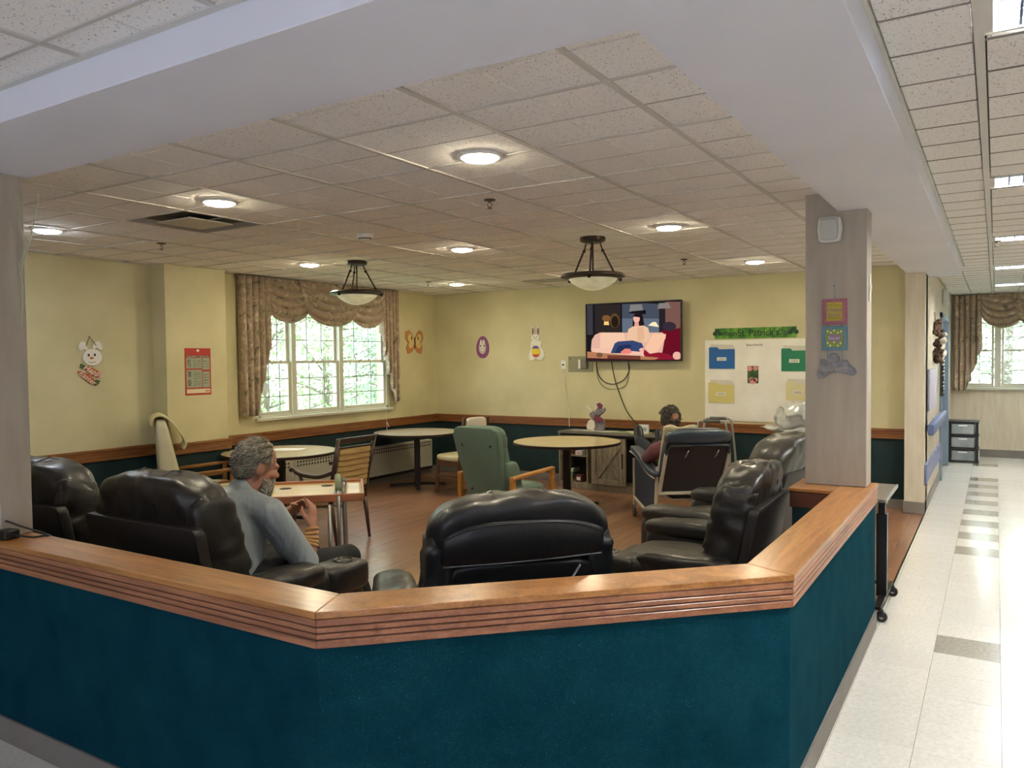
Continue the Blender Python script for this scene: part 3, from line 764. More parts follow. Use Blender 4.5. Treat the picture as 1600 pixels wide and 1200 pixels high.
# ---------------------------------------------------------------- wall decorations
def mpts(pts): return pts
def cut(name, poly, mt, parent, y0=-.008, y1=-.001, bevel=0): return MB().prism(poly, y0, y1).build(name, mt, parent, bevel=bevel)
m_wh = mat('decor_white', (226, 222, 210), .6); m_or = mat('carrot_orange', (186, 92, 48), .6); m_gl = mat('leaf_decor_green', (72, 92, 50), .6)
m_pk = mat('decor_pink', (214, 140, 140), .6); m_pu = mat('decor_purple', (120, 60, 112), .6, c2=(146, 84, 140), nscale=60); m_ye = mat('decor_yellow', (222, 196, 48), .6); m_rd = mat('decor_red', (196, 62, 40), .6)
m_vi = mat('decor_violet', (96, 72, 150), .6); m_ink = mat('ink_dark', (40, 36, 34), .7)
# bunny with carrots, left wall
q = atX(139, 555, XL); t = wthing('bunny_sign', 'white bunny face sign with two orange carrots reading Happy Easter', 'wall decoration', (XL, q.y, q.z), 'left')
Kx, Kz = .0069, .0056   # metres per photo pixel on that wall
def L(px, py): w_ = atX(px, py, XL); return (w_.y-q.y, w_.z-q.z)
def ell(cx, cy, rx, ry, n=18, rot=0):
    c = L(cx, cy); e = L(cx+rx, cy); f_ = L(cx, cy-ry); a = abs(e[0]-c[0]); b = abs(f_[1]-c[1]); out = []
    for k in range(n):
        th = 2*PI*k/n; x, z = a*math.cos(th), b*math.sin(th); r = math.radians(rot)
        out.append((c[0]+x*math.cos(r)-z*math.sin(r), c[1]+x*math.sin(r)+z*math.cos(r)))
    return out
cut('face', ell(143, 558, 15, 13), m_wh, t, -.016, -.006)
for a in ([(137, 548), (130, 546), (124, 549), (121, 541), (124, 534), (130, 533), (135, 539)], [(144, 547), (150, 543), (156, 547), (160, 545), (158, 538), (153, 532), (148, 534), (144, 541)]):
    cut('ear', [L(*p) for p in a], m_wh, t, -.012, -.003, .002)
for cx, cy, rx, ry, m_ in ((137, 555, 1.6, 2.2, m_ink), (146.5, 554.5, 1.6, 2.2, m_ink), (141.5, 559.5, 3, 1.8, m_or)):
    cut('eye' if m_ is m_ink else 'nose', ell(cx, cy, rx, ry, 10), m_, t, -.019, -.015)
cut('mouth', [L(*p) for p in ((136, 565), (142, 566.5), (148, 565), (148, 565.6), (142, 567.2), (136, 565.6))], m_ink, t, -.018, -.015)
c1 = cut('carrot', [L(*p) for p in ((132, 572), (140, 573), (152, 579), (159, 588), (155, 592), (145, 588), (135, 581), (131, 576))], m_or, t, -.012, -.003, .002)
c2 = cut('carrot', [L(*p) for p in ((120, 580), (126, 580), (138, 585), (147, 593), (147, 599), (140, 600), (130, 592), (121, 584))], m_or, t, -.014, -.005, .002)
for a in ([(133, 572), (126, 568), (124, 574), (129, 577)], [(144, 597), (150, 593), (156, 595), (153, 600), (149, 603), (145, 601)]): cut('carrot_top', [L(*p) for p in a], m_gl, t, -.010, -.002)
text('lettering', 'Happy', .075, m_wh, t, (L(144, 580.5)[0], -.0145, L(144, 580.5)[1]), (90, 28, 0), shear=.3)
text('lettering', 'Easter', .07, m_wh, t, (L(135, 590.5)[0], -.0165, L(135, 590.5)[1]), (90, 38, 0), shear=.3)
a_, b_, c_ = L(133, 541), L(139, 525.5), L(149, 540)
MB().tube([(a_[0], -.014, a_[1]), (b_[0], -.006, b_[1]), (c_[0], -.014, c_[1])], .003, 6).build('hanging_cord', m_ink, t)
# red poster on the pilaster
a_ = atX(288, 544, PX); b_ = atX(330, 616, PX)
t = wthing('poster', 'red-bordered instruction poster with white cross emblem on the pilaster', 'poster', (PX, (a_.y+b_.y)/2, (a_.z+b_.z)/2), 'left')
w_, h_ = (b_.y-a_.y)/2, (a_.z-b_.z)/2
m_pr = mat('poster_red', (176, 50, 36), .5)
MB().box(-w_, w_, -.004, 0, -h_, h_).build('sheet', m_pr, t)
m_pg = mat('poster_print', (150, 156, 134), .6); m_pd = mat('poster_print_dark', (70, 74, 62), .6, c2=(150, 150, 130), nscale=70); m_pl = mat('poster_cream', (214, 204, 170), .6)
def pr(u0, u1, v0, v1, m_, d=.0052): MB().box(w_*(2*u0-1), w_*(2*u1-1), -d, -.0038, h_*(1-2*v1), h_*(1-2*v0)).build('printed_panel', m_, t)
pr(.05, .95, .16, .20, m_pd); pr(.05, .64, .21, .43, m_pg); pr(.67, .95, .21, .46, m_pg); pr(.05, .64, .46, .84, m_pg); pr(.67, .95, .50, .84, m_pg); pr(.05, .95, .87, .96, m_pl)
for v in (.26, .30, .34, .38): pr(.30, .60, v, v+.012, m_pd, .006)
for v in (.52, .56, .60, .64, .70, .74, .78): pr(.30, .60, v, v+.012, m_pd, .006)
for v in (.27, .33, .39, .56, .62, .68, .74): pr(.70, .92, v, v+.02, m_pd, .006)
for (v0, v1) in ((.24, .40), (.49, .62), (.66, .80)): pr(.10, .22, v0, v1, m_pd, .006)
MB().prism([(0, h_*.83), (w_*.13, h_*.90), (0, h_*.97), (-w_*.13, h_*.90)], -.006, -.004).build('emblem', m_wh, t)
MB().prism(arc(w_*.68, -h_*.86, w_*.16, h_*.05, 0, 180, 10), -.0065, -.005).build('badge', m_pr, t)
# butterfly on the left wall
q = atX(647, 534, XL); t = wthing('butterfly_cutout', 'orange-outlined butterfly cutout on the wall right of the window', 'wall decoration', (XL, q.y, q.z), 'left')
wing = [(.0, .02), (.05, .10), (.12, .16), (.20, .14), (.22, .04), (.16, -.02), (.20, -.09), (.16, -.17), (.07, -.15), (.0, -.08)]
m_bo = mat('butterfly_orange', (186, 122, 72), .6)
for s in (-1, 1):
    wg_ = cut('wing', [(s*x*.9, z) for x, z in wing], m_bo, t, -.010, -.002)
    cut('wing_spot', [(s*(x*.62+.015), z*.62+.01) for x, z in wing], mat('butterfly_cream', (206, 186, 120), .6), wg_, -.013, -.009)
cut('wing_detail', arc(-.07, .05, .012, .03), mat('decor_brown', (92, 62, 40), .6), t, -.015, -.012); cut('wing_detail', arc(.07, .05, .012, .03), MATS['decor_brown'], t, -.015, -.012)
cut('butterfly_body', [(x, z) for x, z in arc(0, -.02, .014, .08)], MATS['decor_brown'], t, -.018, -.010)
# TV wall decorations, local metres from plane
def TVl(q0): return lambda px, py: ((lambda w: (w.x-q0.x, w.z-q0.z))(atY(px, py, YT)))
q = atY(754.5, 542.5, YT); Lf = TVl(q)
t = wthing('easter_egg_cutout', 'purple egg cutout with a small bunny face in its middle', 'wall decoration', (q.x, YT, q.z), 'tv')
egg = [(.105*math.cos(a)*(1-.12*math.sin(a)), .155*math.sin(a)) for a in [2*PI*k/28 for k in range(28)]]
cut('egg', egg, m_pu, t, -.010, -.001)
cut('egg_centre', [(x*.56, z*.62) for x, z in egg], mat('decor_lilac', (196, 176, 168), .6), t, -.013, -.009)
for x in (-.025, .025): cut('bunny_ear', arc(x, .065, .014, .04), m_wh, t, -.016, -.012); cut('eye', arc(x*1.1, .015, .009, .012, n=10), m_ink, t, -.019, -.012)
cut('bunny_face', arc(0, -.01, .045, .045), m_wh, t, -.016, -.0125)
cut('whiskers', [(-.04, -.03), (0, -.022), (.04, -.03), (.04, -.026), (0, -.016), (-.04, -.026)], m_ink, t, -.019, -.015)
q = atY(838, 537, YT)
t = wthing('bunny_egg_cutout', 'white standing bunny cutout holding a striped yellow and orange egg', 'wall decoration', (q.x, YT, q.z), 'tv')
cut('bunny_body', [(-.10, -.21), (.10, -.21), (.13, -.17), (.12, -.10), (.08, -.04), (.09, .02), (.05, .05), (-.05, .05), (-.09, .02), (-.07, -.04), (-.10, -.10), (-.12, -.17)], m_wh, t, -.010, -.002, .003)
cut('bunny_head', arc(-.01, .08, .06, .05), m_wh, t, -.014, -.004)
for x, r in ((-.045, 10), (.035, -12)):
    e_ = cut('bunny_ear', [(x+a*.8, b+.17) for a, b in arc(0, 0, .026, .07)], m_wh, t, -.012, -.003)
    cut('inner_ear', [(x+a*.45, b*.7+.165) for a, b in arc(0, 0, .026, .07)], mat('decor_magenta', (130, 48, 90), .6), e_, -.015, -.011)
eg = arc(.0, -.105, .062, .078, n=24)
cut('held_egg', eg, m_ye, t, -.018, -.009)
cut('egg_stripe', [p for p in eg if p[1] > -.075], m_vi, t, -.021, -.017); cut('egg_stripe', [p for p in eg if p[1] < -.135], m_rd, t, -.021, -.017)
for x in (-.028, .012): cut('eye', arc(x, .09, .006, .008, n=8), m_ink, t, -.017, -.013)
cut('nose', arc(-.008, .068, .008, .006, n=8), m_pk, t, -.017, -.013)
for s in (-1, 1): cut('paw', arc(s*.062, -.03, .022, .028), m_wh, t, -.020, -.008); 
for s in (-1, 1): cut('foot', arc(s*.06, -.20, .045, .022), m_wh, t, -.016, -.008)
# outlet with cord, metal plate
q = atY(880.5, 570, YT); t = wthing('wall_socket', 'white wall socket with a thin cable, left of the metal plate', 'socket', (q.x, YT, q.z), 'tv')
MB().box(-.035, .035, -.008, 0, -.06, .06).build('cover_plate', m_white, t, bevel=.003); MB().lathe([(.012, 0), (.012, .01), (.004, .012)], 10, T(0, -.006, .0, 90)).build('jack', m_ink, t)
e_ = atY(890, 668, YT-.05); cbl = MB().tube([(0, -.015, -.03), (.02, -.012, -.3), ((e_.x-q.x)*.8, -.02, (e_.z-q.z)*.75), (e_.x-q.x, -.06, e_.z-q.z+.01)], .004, 6)
tag(cbl.build('phone_cable', m_white), 'thin white cable running from the wall socket down to the sideboard', 'cable').location = (q.x, YT, q.z)
a_ = atY(888, 557, YT); b_ = atY(927, 581, YT)
t = wthing('metal_cover_plate', 'large grey metal plate with a small square box, below the television', 'cover plate', ((a_.x+b_.x)/2, YT, (a_.z+b_.z)/2), 'tv')
w_, h_ = (b_.x-a_.x)/2, (a_.z-b_.z)/2
MB().box(-w_, w_, -.006, 0, -h_, h_).build('plate', mat('plate_grey', (140, 136, 108), .4, .3), t, bevel=.002)
MB().box(-.02, .10, -.03, -.006, -.06, .06).build('thermostat', mat('thermo_grey', (120, 112, 96), .4), t, bevel=.006)
MB().box(-.02, .01, -.032, -.028, -.06, .06).build('thermostat_edge', m_white, t, bevel=.001)
for x in (-w_+.03, w_-.03): MB().lathe([(.008, 0), (.008, .003)], 8, T(x, -.006, h_-.03, 90)).build('screw', m_ink, t)
# television
YV = YT-.12
a_ = atY(915, 475, YV); b_ = atY(1065, 565, YV)
tvc = Vector(((a_.x+b_.x)/2, YV, (atY(915, 475, YV).z+atY(917, 566, YV).z+atY(1065, 468, YV).z+atY(1065, 563, YV).z)/4))
w_ = (b_.x-a_.x)/2; h_ = (atY(915, 475, YV).z-atY(917, 566, YV).z+atY(1065, 468, YV).z-atY(1065, 563, YV).z)/4
tv = thing('television', 'flat television on the wall showing a woman seated on a pale sofa', 'television', tvc)
MB().box(-w_, w_, 0, .045, -h_, h_).box(-w_*.6, w_*.6, .04, .07, -h_*.6, h_*.6).build('casing', m_dark, tv, bevel=.004)
bz = MB(); b = .012
bz.box(-w_, w_, -.008, .002, h_-b, h_); bz.box(-w_, w_, -.008, .002, -h_, -h_+b*1.4); bz.box(-w_, -w_+b, -.008, .002, -h_, h_); bz.box(w_-b, w_, -.008, .002, -h_, h_)
bz.build('bezel', m_dark, tv, bevel=.002)
MB().box(-.2, .2, .05, .12, -.15, .15).build('wall_mount', m_black, tv)
SCR = .52
lay = [0]
def scr(name, pts, c, e=None, smooth_=0, parent=tv):
    lay[0] += 1
    poly = [((x-155)/620*2*w_*.985-w_*.985, h_*.97-(y-(152-(x-155)*.05))/372*2*h_*.97*(1-(x-155)*.00006)) for x, y in pts]
    poly = [(min(max(x, -w_+b), w_-b), min(max(z, -h_+b), h_-b)) for x, z in poly]
    return MB().prism(poly, -.001-.00012*lay[0], -.0009).build(name, glow('screen_%d_%d_%d' % c, c, SCR), parent)
def ev(cx, cy, rx, ry, n=18, a0=0, a1=360):
    return [(cx+rx*math.cos(math.radians(a0+(a1-a0)*k/n)), cy+ry*math.sin(math.radians(a0+(a1-a0)*k/n))) for k in range(n)]
scr('screen', [(150, 120), (780, 110), (780, 530), (150, 540)], (26, 24, 28))
P_ = 'screen_picture'
for pts, c in [
 ([(160, 150), (200, 150), (200, 350), (160, 350)], (58, 58, 64)), ([(215, 152), (390, 145), (390, 330), (215, 335)], (44, 38, 36)),
 ([(400, 145), (560, 140), (640, 145), (640, 330), (400, 330)], (70, 76, 90)), ([(400, 240), (640, 240), (640, 330), (400, 330)], (96, 108, 124)), ([(680, 130), (775, 130), (775, 320), (680, 320)], (120, 84, 76)), ([(640, 140), (680, 140), (680, 320), (640, 320)], (40, 34, 38)),
 (ev(350, 255, 34, 48), (96, 66, 40)), (ev(352, 262, 24, 38), (36, 26, 22)), ([(280, 258), (308, 258), (312, 284), (276, 284)], (248, 204, 120)), (ev(294, 240, 30, 22), (120, 84, 48)),
 ([(455, 150), (530, 146), (540, 190), (447, 194)], (126, 124, 122)), ([(640, 140), (700, 136), (716, 172), (630, 176)], (132, 124, 118)), ([(470, 192), (556, 184), (556, 212), (440, 206)], (22, 20, 24)),
 ([(570, 285), (600, 262), (620, 262), (640, 295)], (246, 228, 190)),
 (ev(720, 365, 68, 62), (108, 20, 36)), ([(650, 320), (775, 300), (775, 470), (640, 470)], (104, 16, 34)), (ev(705, 290, 42, 30), (52, 44, 54)),
 ([(186, 450), (192, 385), (215, 350), (250, 334), (660, 330), (680, 345), (660, 460), (560, 505), (200, 490)], (224, 176, 156)),
 ([(252, 345), (262, 334), (412, 334), (420, 380), (415, 430), (250, 440)], (240, 196, 168)), ([(190, 440), (540, 430), (560, 478), (210, 480)], (236, 190, 168)),
 ([(600, 338), (684, 340), (680, 370), (628, 455), (585, 472), (552, 430)], (244, 192, 160)),
 ([(470, 262), (480, 215), (505, 196), (535, 215), (546, 280), (530, 300), (470, 318)], (34, 22, 26)),
 (ev(496, 240, 21, 30), (238, 178, 162)), ([(484, 265), (508, 262), (514, 300), (480, 300)], (226, 160, 144)), ([(472, 222), (500, 204), (524, 214), (528, 250), (516, 232), (480, 228)], (34, 22, 26)),
 ([(430, 372), (442, 310), (472, 292), (540, 286), (570, 300), (584, 360), (558, 400), (520, 384), (452, 392), (425, 402)], (232, 190, 156)), ([(500, 300), (540, 292), (546, 380), (500, 384)], (222, 176, 142)),
 ([(322, 470), (350, 405), (372, 392), (470, 384), (530, 402), (545, 440), (520, 458), (440, 452), (400, 470)], (54, 68, 110)), ([(350, 470), (372, 424), (440, 410), (470, 420), (410, 452), (384, 470)], (38, 48, 84)),
 ([(388, 462), (420, 438), (450, 440), (466, 462), (440, 474), (400, 474)], (232, 132, 120)), (ev(532, 446, 20, 14), (236, 176, 160)),
 ([(545, 440), (580, 470), (640, 460), (700, 470), (775, 500), (775, 520), (560, 515), (540, 470)], (138, 26, 46)), (ev(752, 480, 26, 26), (232, 176, 160)),
 ([(160, 462), (330, 474), (640, 494), (610, 520), (160, 518)], (178, 120, 84)), ([(300, 484), (520, 484), (520, 520), (300, 520)], (112, 62, 48)), (ev(246, 484, 22, 16), (120, 84, 62)),
 ([(160, 505), (610, 510), (775, 516), (775, 530), (160, 530)], (60, 26, 34))]:
    scr(P_, pts, c)
# cables below the television
def wpt(px, py, Y=YT-.012): w = atY(px, py, Y); return (w.x, w.y, w.z)
def spline(pts, k=6):
    out = []; n = len(pts); P4 = [Vector(p) for p in pts]
    for i in range(n-1):
        a = P4[max(i-1, 0)]; b_ = P4[i]; c_ = P4[i+1]; d = P4[min(i+2, n-1)]
        for j in range(k):
            t_ = j/k; out.append(.5*((2*b_)+(c_-a)*t_+(2*a-5*b_+4*c_-d)*t_*t_+(3*b_-a-3*c_+d)*t_**3))
    out.append(P4[-1]); return out
tag(MB().tube(spline([wpt(931, 562, YT-.07), wpt(935, 585), wpt(945, 597), wpt(960, 600), wpt(976, 592), wpt(983, 576), wpt(980, 561, YT-.07)]), .006, 6).build('looped_cable', m_ink, smooth=True), 'black cable looping below the television', 'cable')
tag(MB().tube(spline([wpt(931, 562, YT-.07), wpt(934, 590), wpt(944, 605), wpt(960, 608), wpt(976, 603), wpt(982, 586), wpt(981, 561, YT-.07)]), .004, 6).build('looped_cable', mat('cable_grey', (110, 104, 80), .6), smooth=True), 'thin grey cable hanging in a lower loop below the television', 'cable')
tag(MB().tube(spline([wpt(955, 562, YT-.07), wpt(960, 590), wpt(967, 612), wpt(978, 640), wpt(991, 658, YT-.04), wpt(998, 664, YT-.05)]), .006, 6).build('power_cable', m_ink, smooth=True), 'black power cable running from the television down behind the sideboard', 'cable')
# St Patrick banner
a_ = atY(1117, 512, YT); b_ = atY(1245, 528, YT); w_ = (b_.x-a_.x)/2; zc = (atY(1181, 520, YT)).z
t = wthing('banner', 'green glitter banner with clovers reading Happy St. Patrick\'s Day above the board', 'banner', ((a_.x+b_.x)/2, YT, zc), 'tv')
h_ = .062
mg = mat('banner_green', (44, 110, 28), .4, c2=(116, 170, 44), nscale=12, lo=.4, hi=.75)
cut('banner_strip', [(-w_, -h_), (w_, -h_), (w_, h_), (-w_, h_)], mg, t, -.006, -.001)
m_tx = mat('banner_text', (8, 26, 14), .5)
text('lettering', "Happy", .085, m_tx, t, (-w_*.62, -.008, 0), shear=.3, width=.20); text('lettering', "St. Patrick's", .12, m_tx, t, (w_*.08, -.008, 0), width=.46); text('lettering', "Day!", .10, m_tx, t, (w_*.70, -.008, 0), shear=.3, width=.15)
for s in (-1, 1):
    for (dx, dz) in ((-.03, 0), (.03, 0), (0, .03)): cut('clover_leaf', [(s*w_*.93+dx+x, dz+z) for x, z in arc(0, 0, .026, .026, n=10)], mat('clover_green', (12, 64, 22), .5), t, -.009, -.005)
# white board with folders
zt_ = atY(1102, 532, YT).z; zb_ = .875
xa = atY(1102, 600, YT).x; xb = -1.62
bw = xb-xa
t = wthing('poster_board', 'white paper-covered board with coloured folders pinned on it', 'board', (xa, YT, 0), 'tv')
m_pap = mat('white_paper', (238, 235, 224), .6, c2=(226, 222, 208), nscale=3, bump=.6, bscale=4, bdist=.03)
MB().box(0, bw, -.012, 0, zb_, zt_).build('backing', m_pap, t, bevel=.002)
def bx(px, py): w = atY(px, py, YT-.012); return (w.x-xa, w.z)
for (p1_, p2_, c, lb) in (((1108, 546), (1148, 576), (24, 92, 156), 'blue folder'), ((1221, 548), (1262, 580), (24, 118, 82), 'green folder'), ((1107, 601), (1147, 630), (206, 194, 120), 'yellow folder'), ((1228, 600), (1266, 626), (208, 200, 150), 'pale yellow folder')):
    A, B = bx(*p1_), bx(*p2_); mm_ = mat('folder_%d' % c[0]+str(c[1]), c, .5)
    f = cut('folder', [(A[0], B[1]), (B[0], B[1]), (B[0], A[1]), (A[0]+.12, A[1]), (A[0]+.10, A[1]+.025), (A[0], A[1]+.025)], mm_, t, -.020, -.012); f['label'] = lb
    cut('folder_back', [(A[0]+.01, A[1]), (B[0], A[1]), (B[0]-.02, A[1]+.05), (A[0]+.02, A[1]+.06)], mat('paper_pale', (204, 198, 182), .6), f, -.014, -.0121)
    cx_, cz_ = (A[0]+B[0])/2, (A[1]+B[1])/2
    cut('folder_tag', [(cx_-.055, cz_-.02), (cx_+.055, cz_-.02), (cx_+.055, cz_+.02), (cx_-.055, cz_+.02)], m_wh, f, -.022, -.019)
    for k in range(2): cut('tag_line', [(cx_-.042, cz_-.010+k*.014), (cx_+.042, cz_-.010+k*.014), (cx_+.042, cz_-.006+k*.014), (cx_-.042, cz_-.006+k*.014)], m_ink, f, -.0225, -.0215)
A, B = bx(1168, 572), bx(1185, 599)
f = cut('flower_picture', [(A[0], B[1]), (B[0], B[1]), (B[0], A[1]), (A[0], A[1])], mat('picture_green', (40, 62, 30), .5, c2=(80, 110, 50), nscale=30), t, -.016, -.012)
for (u, v, r) in ((.2, .85, .03), (.75, .88, .03), (.5, .12, .035), (.75, .2, .025), (.3, .25, .02)): cut('pink_flower', [(A[0]+(B[0]-A[0])*u+x, B[1]+(A[1]-B[1])*v+z) for x, z in arc(0, 0, r, r, n=10)], m_pk, f, -.018, -.015)
A = bx(1179, 539); text('board_title', 'Board Boards', .035, m_ink, t, (A[0], -.0135, A[1]), width=.18)
for (p1_, p2_) in (((1150, 590), (1166, 640)), ((1176, 605), (1220, 640))):
    pass
# column decorations (near face y=4.888)
YC = 4.888
def cpt(px, py): w = atY(px, py, YC); return w
q = cpt(1298, 360); t = wthing('wall_speaker', 'white curved plastic speaker high on the near column', 'speaker', (q.x, YC, q.z), 'col')
pf = [(-.062, .07), (-.03, .074), (.03, .074), (.062, .07), (.068, .0), (.060, -.068), (.03, -.074), (-.03, -.074), (-.060, -.068), (-.068, 0)]
MB().prism(pf, -.05, 0).build('housing', mat('speaker_white', (206, 206, 200), .4), t, bevel=.012, seg=2)
MB().prism([(x*.72, z*.84) for x, z in pf], -.062, -.045).build('speaker_face', mat('speaker_grey', (186, 188, 184), .5), t, bevel=.008, seg=2)
q = cpt(1304, 450); t = wthing('easter_sign', 'hanging sign of pink square, blue square and grey arched plaque on the near column', 'sign', (q.x, YC, q.z), 'col')
def cl(px, py): w = cpt(px, py); return (w.x-q.x, w.z-q.z)
def rect(p1_, p2_): a, b = cl(*p1_), cl(*p2_); return [(a[0], b[1]), (b[0], b[1]), (b[0], a[1]), (a[0], a[1])]
m_cpk = mat('sign_pink', (166, 100, 122), .6, c2=(150, 88, 112), nscale=50); m_cbl = mat('sign_blue', (80, 124, 146), .6, c2=(96, 140, 160), nscale=50); m_cye = mat('sign_yellow', (186, 168, 60), .6)
m_cgr = mat('sign_green', (132, 150, 50), .6); m_cgy = mat('sign_grey', (112, 114, 120), .6, c2=(140, 140, 150), nscale=40); m_cvi = mat('sign_lilac', (150, 116, 160), .6)
s1 = cut('pink_square', rect((1285, 468), (1324, 506)), m_cpk, t, -.012, -.003, .002)
cut('inner_square', rect((1292, 473), (1317, 501)), m_cye, s1, -.015, -.011)
for py in (477, 497):
    zz = [cl(1292+k*25/8, py+(1.6 if k % 2 else -1.6)) for k in range(9)]; MB().tube([(x, -.016, z) for x, z in zz], .0022, 5).build('zigzag', m_cgr, s1)
c_ = cl(1304.5, 484); text('lettering', 'Hoppy', .030, m_cvi, s1, (c_[0], -.0165, c_[1])); c_ = cl(1304.5, 492); text('lettering', 'Easter', .028, m_cvi, s1, (c_[0], -.0165, c_[1]))
s2 = cut('blue_square', rect((1285, 510.5), (1324, 547)), m_cbl, t, -.012, -.003, .002)
cut('inner_square', rect((1291, 515), (1318, 542)), m_cgr, s2, -.015, -.011); cut('text_patch', rect((1295, 523), (1314, 533)), m_cvi, s2, -.0175, -.014)
for (px, py) in ((1294, 518), (1304, 516.5), (1315, 518), (1299, 520), (1310, 520), (1294, 536), (1304, 535), (1314, 536), (1298, 540), (1310, 540)):
    c_ = cl(px, py); cut('egg_dot', [(c_[0]+x, c_[1]+z) for x, z in arc(0, 0, .006, .007, n=8)], m_wh, s2, -.0175, -.0145)
c_ = cl(1304.5, 528.3); text('lettering', 'Easter', .026, m_wh, s2, (c_[0], -.0185, c_[1]))
arcp = [(1279, 590), (1277, 582), (1283, 571), (1282, 562), (1288, 560), (1292, 565), (1294, 556), (1300, 551), (1308, 552), (1313, 560), (1311, 564), (1318, 563), (1324, 562), (1326, 568), (1336, 576), (1339, 582), (1334, 587), (1322, 584), (1308, 581), (1296, 583), (1287, 591)]
s3 = cut('arched_plaque', [cl(*p) for p in arcp], m_cgy, t, -.012, -.003, .002)
c_ = cl(1305, 576); text('lettering', 'Everyone', .030, mat('sign_cream', (176, 170, 150), .6), s3, (c_[0], -.0135, c_[1]), (90, -8, 0), width=.13)
hc = MB()
def ct(a, b): A_, B_ = cl(*a), cl(*b); hc.tube([(A_[0], -.006, A_[1]), (B_[0], -.006, B_[1])], .0015, 5)
ct((1304, 448), (1305, 468)); ct((1294, 506), (1294, 511)); ct((1316, 506), (1316, 511)); ct((1293, 547), (1293, 558)); ct((1316, 547), (1317, 563))
hc.lathe([(.004, 0), (.006, .008)], 8, T(*[cl(1304, 447)[0], -.002, cl(1304, 447)[1]], 90)); hc.build('hanging_string', m_cbl, t)
t = thing('wall_switch', 'small cream switch plate high on the side of the near column', 'switch', (-.629, 4.98, 2.02), 90)
MB().box(-.03, .03, -.006, 0, -.08, .08).build('plate', mat('switch_cream', (190, 184, 168), .4), t, bevel=.002); MB().box(-.008, .008, -.012, -.005, -.02, .02).build('toggle', m_white, t, bevel=.001)
# socket low on the green wainscot
q = atY(789.5, 689, YT); t = wthing('floor_socket', 'grey double socket on the green wainscot behind the green chair', 'socket', (q.x, YT-.006, q.z), 'tv')
MB().box(-.04, .04, -.008, 0, -.06, .06).build('cover_plate', mat('socket_grey', (130, 130, 120), .4), t, bevel=.003); MB().box(-.018, .018, -.011, -.007, -.04, .04).build('socket_face', m_ink, t, bevel=.002)
# ---------------------------------------------------------------- ceiling items
def cz(px, py): d = _ray(px, py); return d*((HC-HC_)/d.z)
m_bronze = mat('bronze', (44, 34, 28), .4, .6); m_alab = mat('alabaster', (196, 190, 140), .35, c2=(222, 218, 176), nscale=9, emit=0)
MATS['alabaster'].node_tree.nodes['Principled BSDF'].inputs['Emission Color'].default_value = (.9, .85, .55, 1); MATS['alabaster'].node_tree.nodes['Principled BSDF'].inputs['Emission Strength'].default_value = .12
p = cz(557, 408); pend = thing('bowl_lamp', 'left bronze pendant lamp with alabaster glass bowl, before the curtain', 'pendant lamp', (p.x, p.y, HC), group='bowl pendant lamps')
MB().lathe([(.002, -.045), (.06, -.045), (.10, -.03), (.10, 0)], 24).build('canopy', m_bronze, pend, smooth=True, auto=40)
for k in range(3):
    a = 2*PI*k/3+.5; c_, s_ = math.cos(a), math.sin(a)
    r_ = MB()
    r_.tube([(.06*c_, .06*s_, -.03), (.085*c_, .085*s_, -.10)], .006, 6); r_.tube([(.085*c_, .085*s_, -.095), (.19*c_, .19*s_, -.285)], .008, 8)
    r_.ball((.085*c_, .085*s_, -.10), .014, 3); r_.build('arm', m_bronze, pend, smooth=True)
MB().tube([(0, 0, -.04), (0, 0, -.30)], .007, 8).build('stem', m_bronze, pend, smooth=True)
MB().lathe([(.185, -.30), (.235, -.285), (.255, -.30), (.255, -.31), (.215, -.325), (.185, -.325)], 36, cap=False).build('ring', m_bronze, pend, smooth=True, auto=40)
MB().lathe([(.01, -.415), (.06, -.408), (.12, -.385), (.17, -.35), (.20, -.315), (.185, -.31), (.02, -.37)], 36).build('glass_bowl', m_alab, pend, smooth=True)
for k in range(3):
    a = 2*PI*k/3+.5; MB().ball((.235*math.cos(a), .235*math.sin(a), -.325), .014, 4).build('finial', m_bronze, pend, smooth=True)
p = cz(926, 371); dup(pend, (p.x, p.y, HC), rz=20, label='right bronze pendant lamp with alabaster glass bowl, before the television')
spr = None
for px, py, s in ((765, 312, 'beside the large bright downlight'), (252, 380, 'left, near the pilaster'), (1069, 405, 'near the board wall'), (669, 440, 'far, before the wall corner'), (1557, 376, 'corridor')):
    p = cz(px, py); lab = 'small metal ceiling sprinkler head, '+s
    if spr is None:
        spr = thing('sprinkler', lab, 'sprinkler', (p.x, p.y, HC), group='ceiling sprinklers')
        MB().lathe([(.004, -.012), (.035, -.006), (.036, 0)], 16).build('escutcheon', mat('sprinkler_brass', (84, 74, 62), .35, .7), spr, smooth=True)
        b_ = MB().tube([(0, 0, -.005), (0, 0, -.02)], .008, 8).tube([(-.012, 0, -.02), (-.014, 0, -.035), (0, 0, -.05)], .003, 5).tube([(.012, 0, -.02), (.014, 0, -.035), (0, 0, -.05)], .003, 5).lathe([(.016, -.053), (.016, -.050)], 12)
        b_.build('head', MATS['sprinkler_brass'], spr)
    else: dup(spr, (p.x, p.y, HC), label=lab)
p = cz(570, 366); t = thing('smoke_detector', 'white round smoke detector on the lounge ceiling', 'smoke detector', (p.x, p.y, HC))
MB().lathe([(.002, -.045), (.03, -.045), (.035, -.035), (.055, -.03), (.062, -.012), (.062, 0)], 24).build('housing', m_white, t, smooth=True, auto=40)
MB().lathe([(.036, -.036), (.052, -.031), (.052, -.028), (.036, -.033)], 24, cap=False).build('vent_ring', m_ink, t)
t = thing('air_diffuser', 'large square stepped air diffuser vent in the lounge ceiling', 'air vent', (-4.605, 3.43, HC))
m_vent = mat('vent_grey', (150, 148, 142), .5)
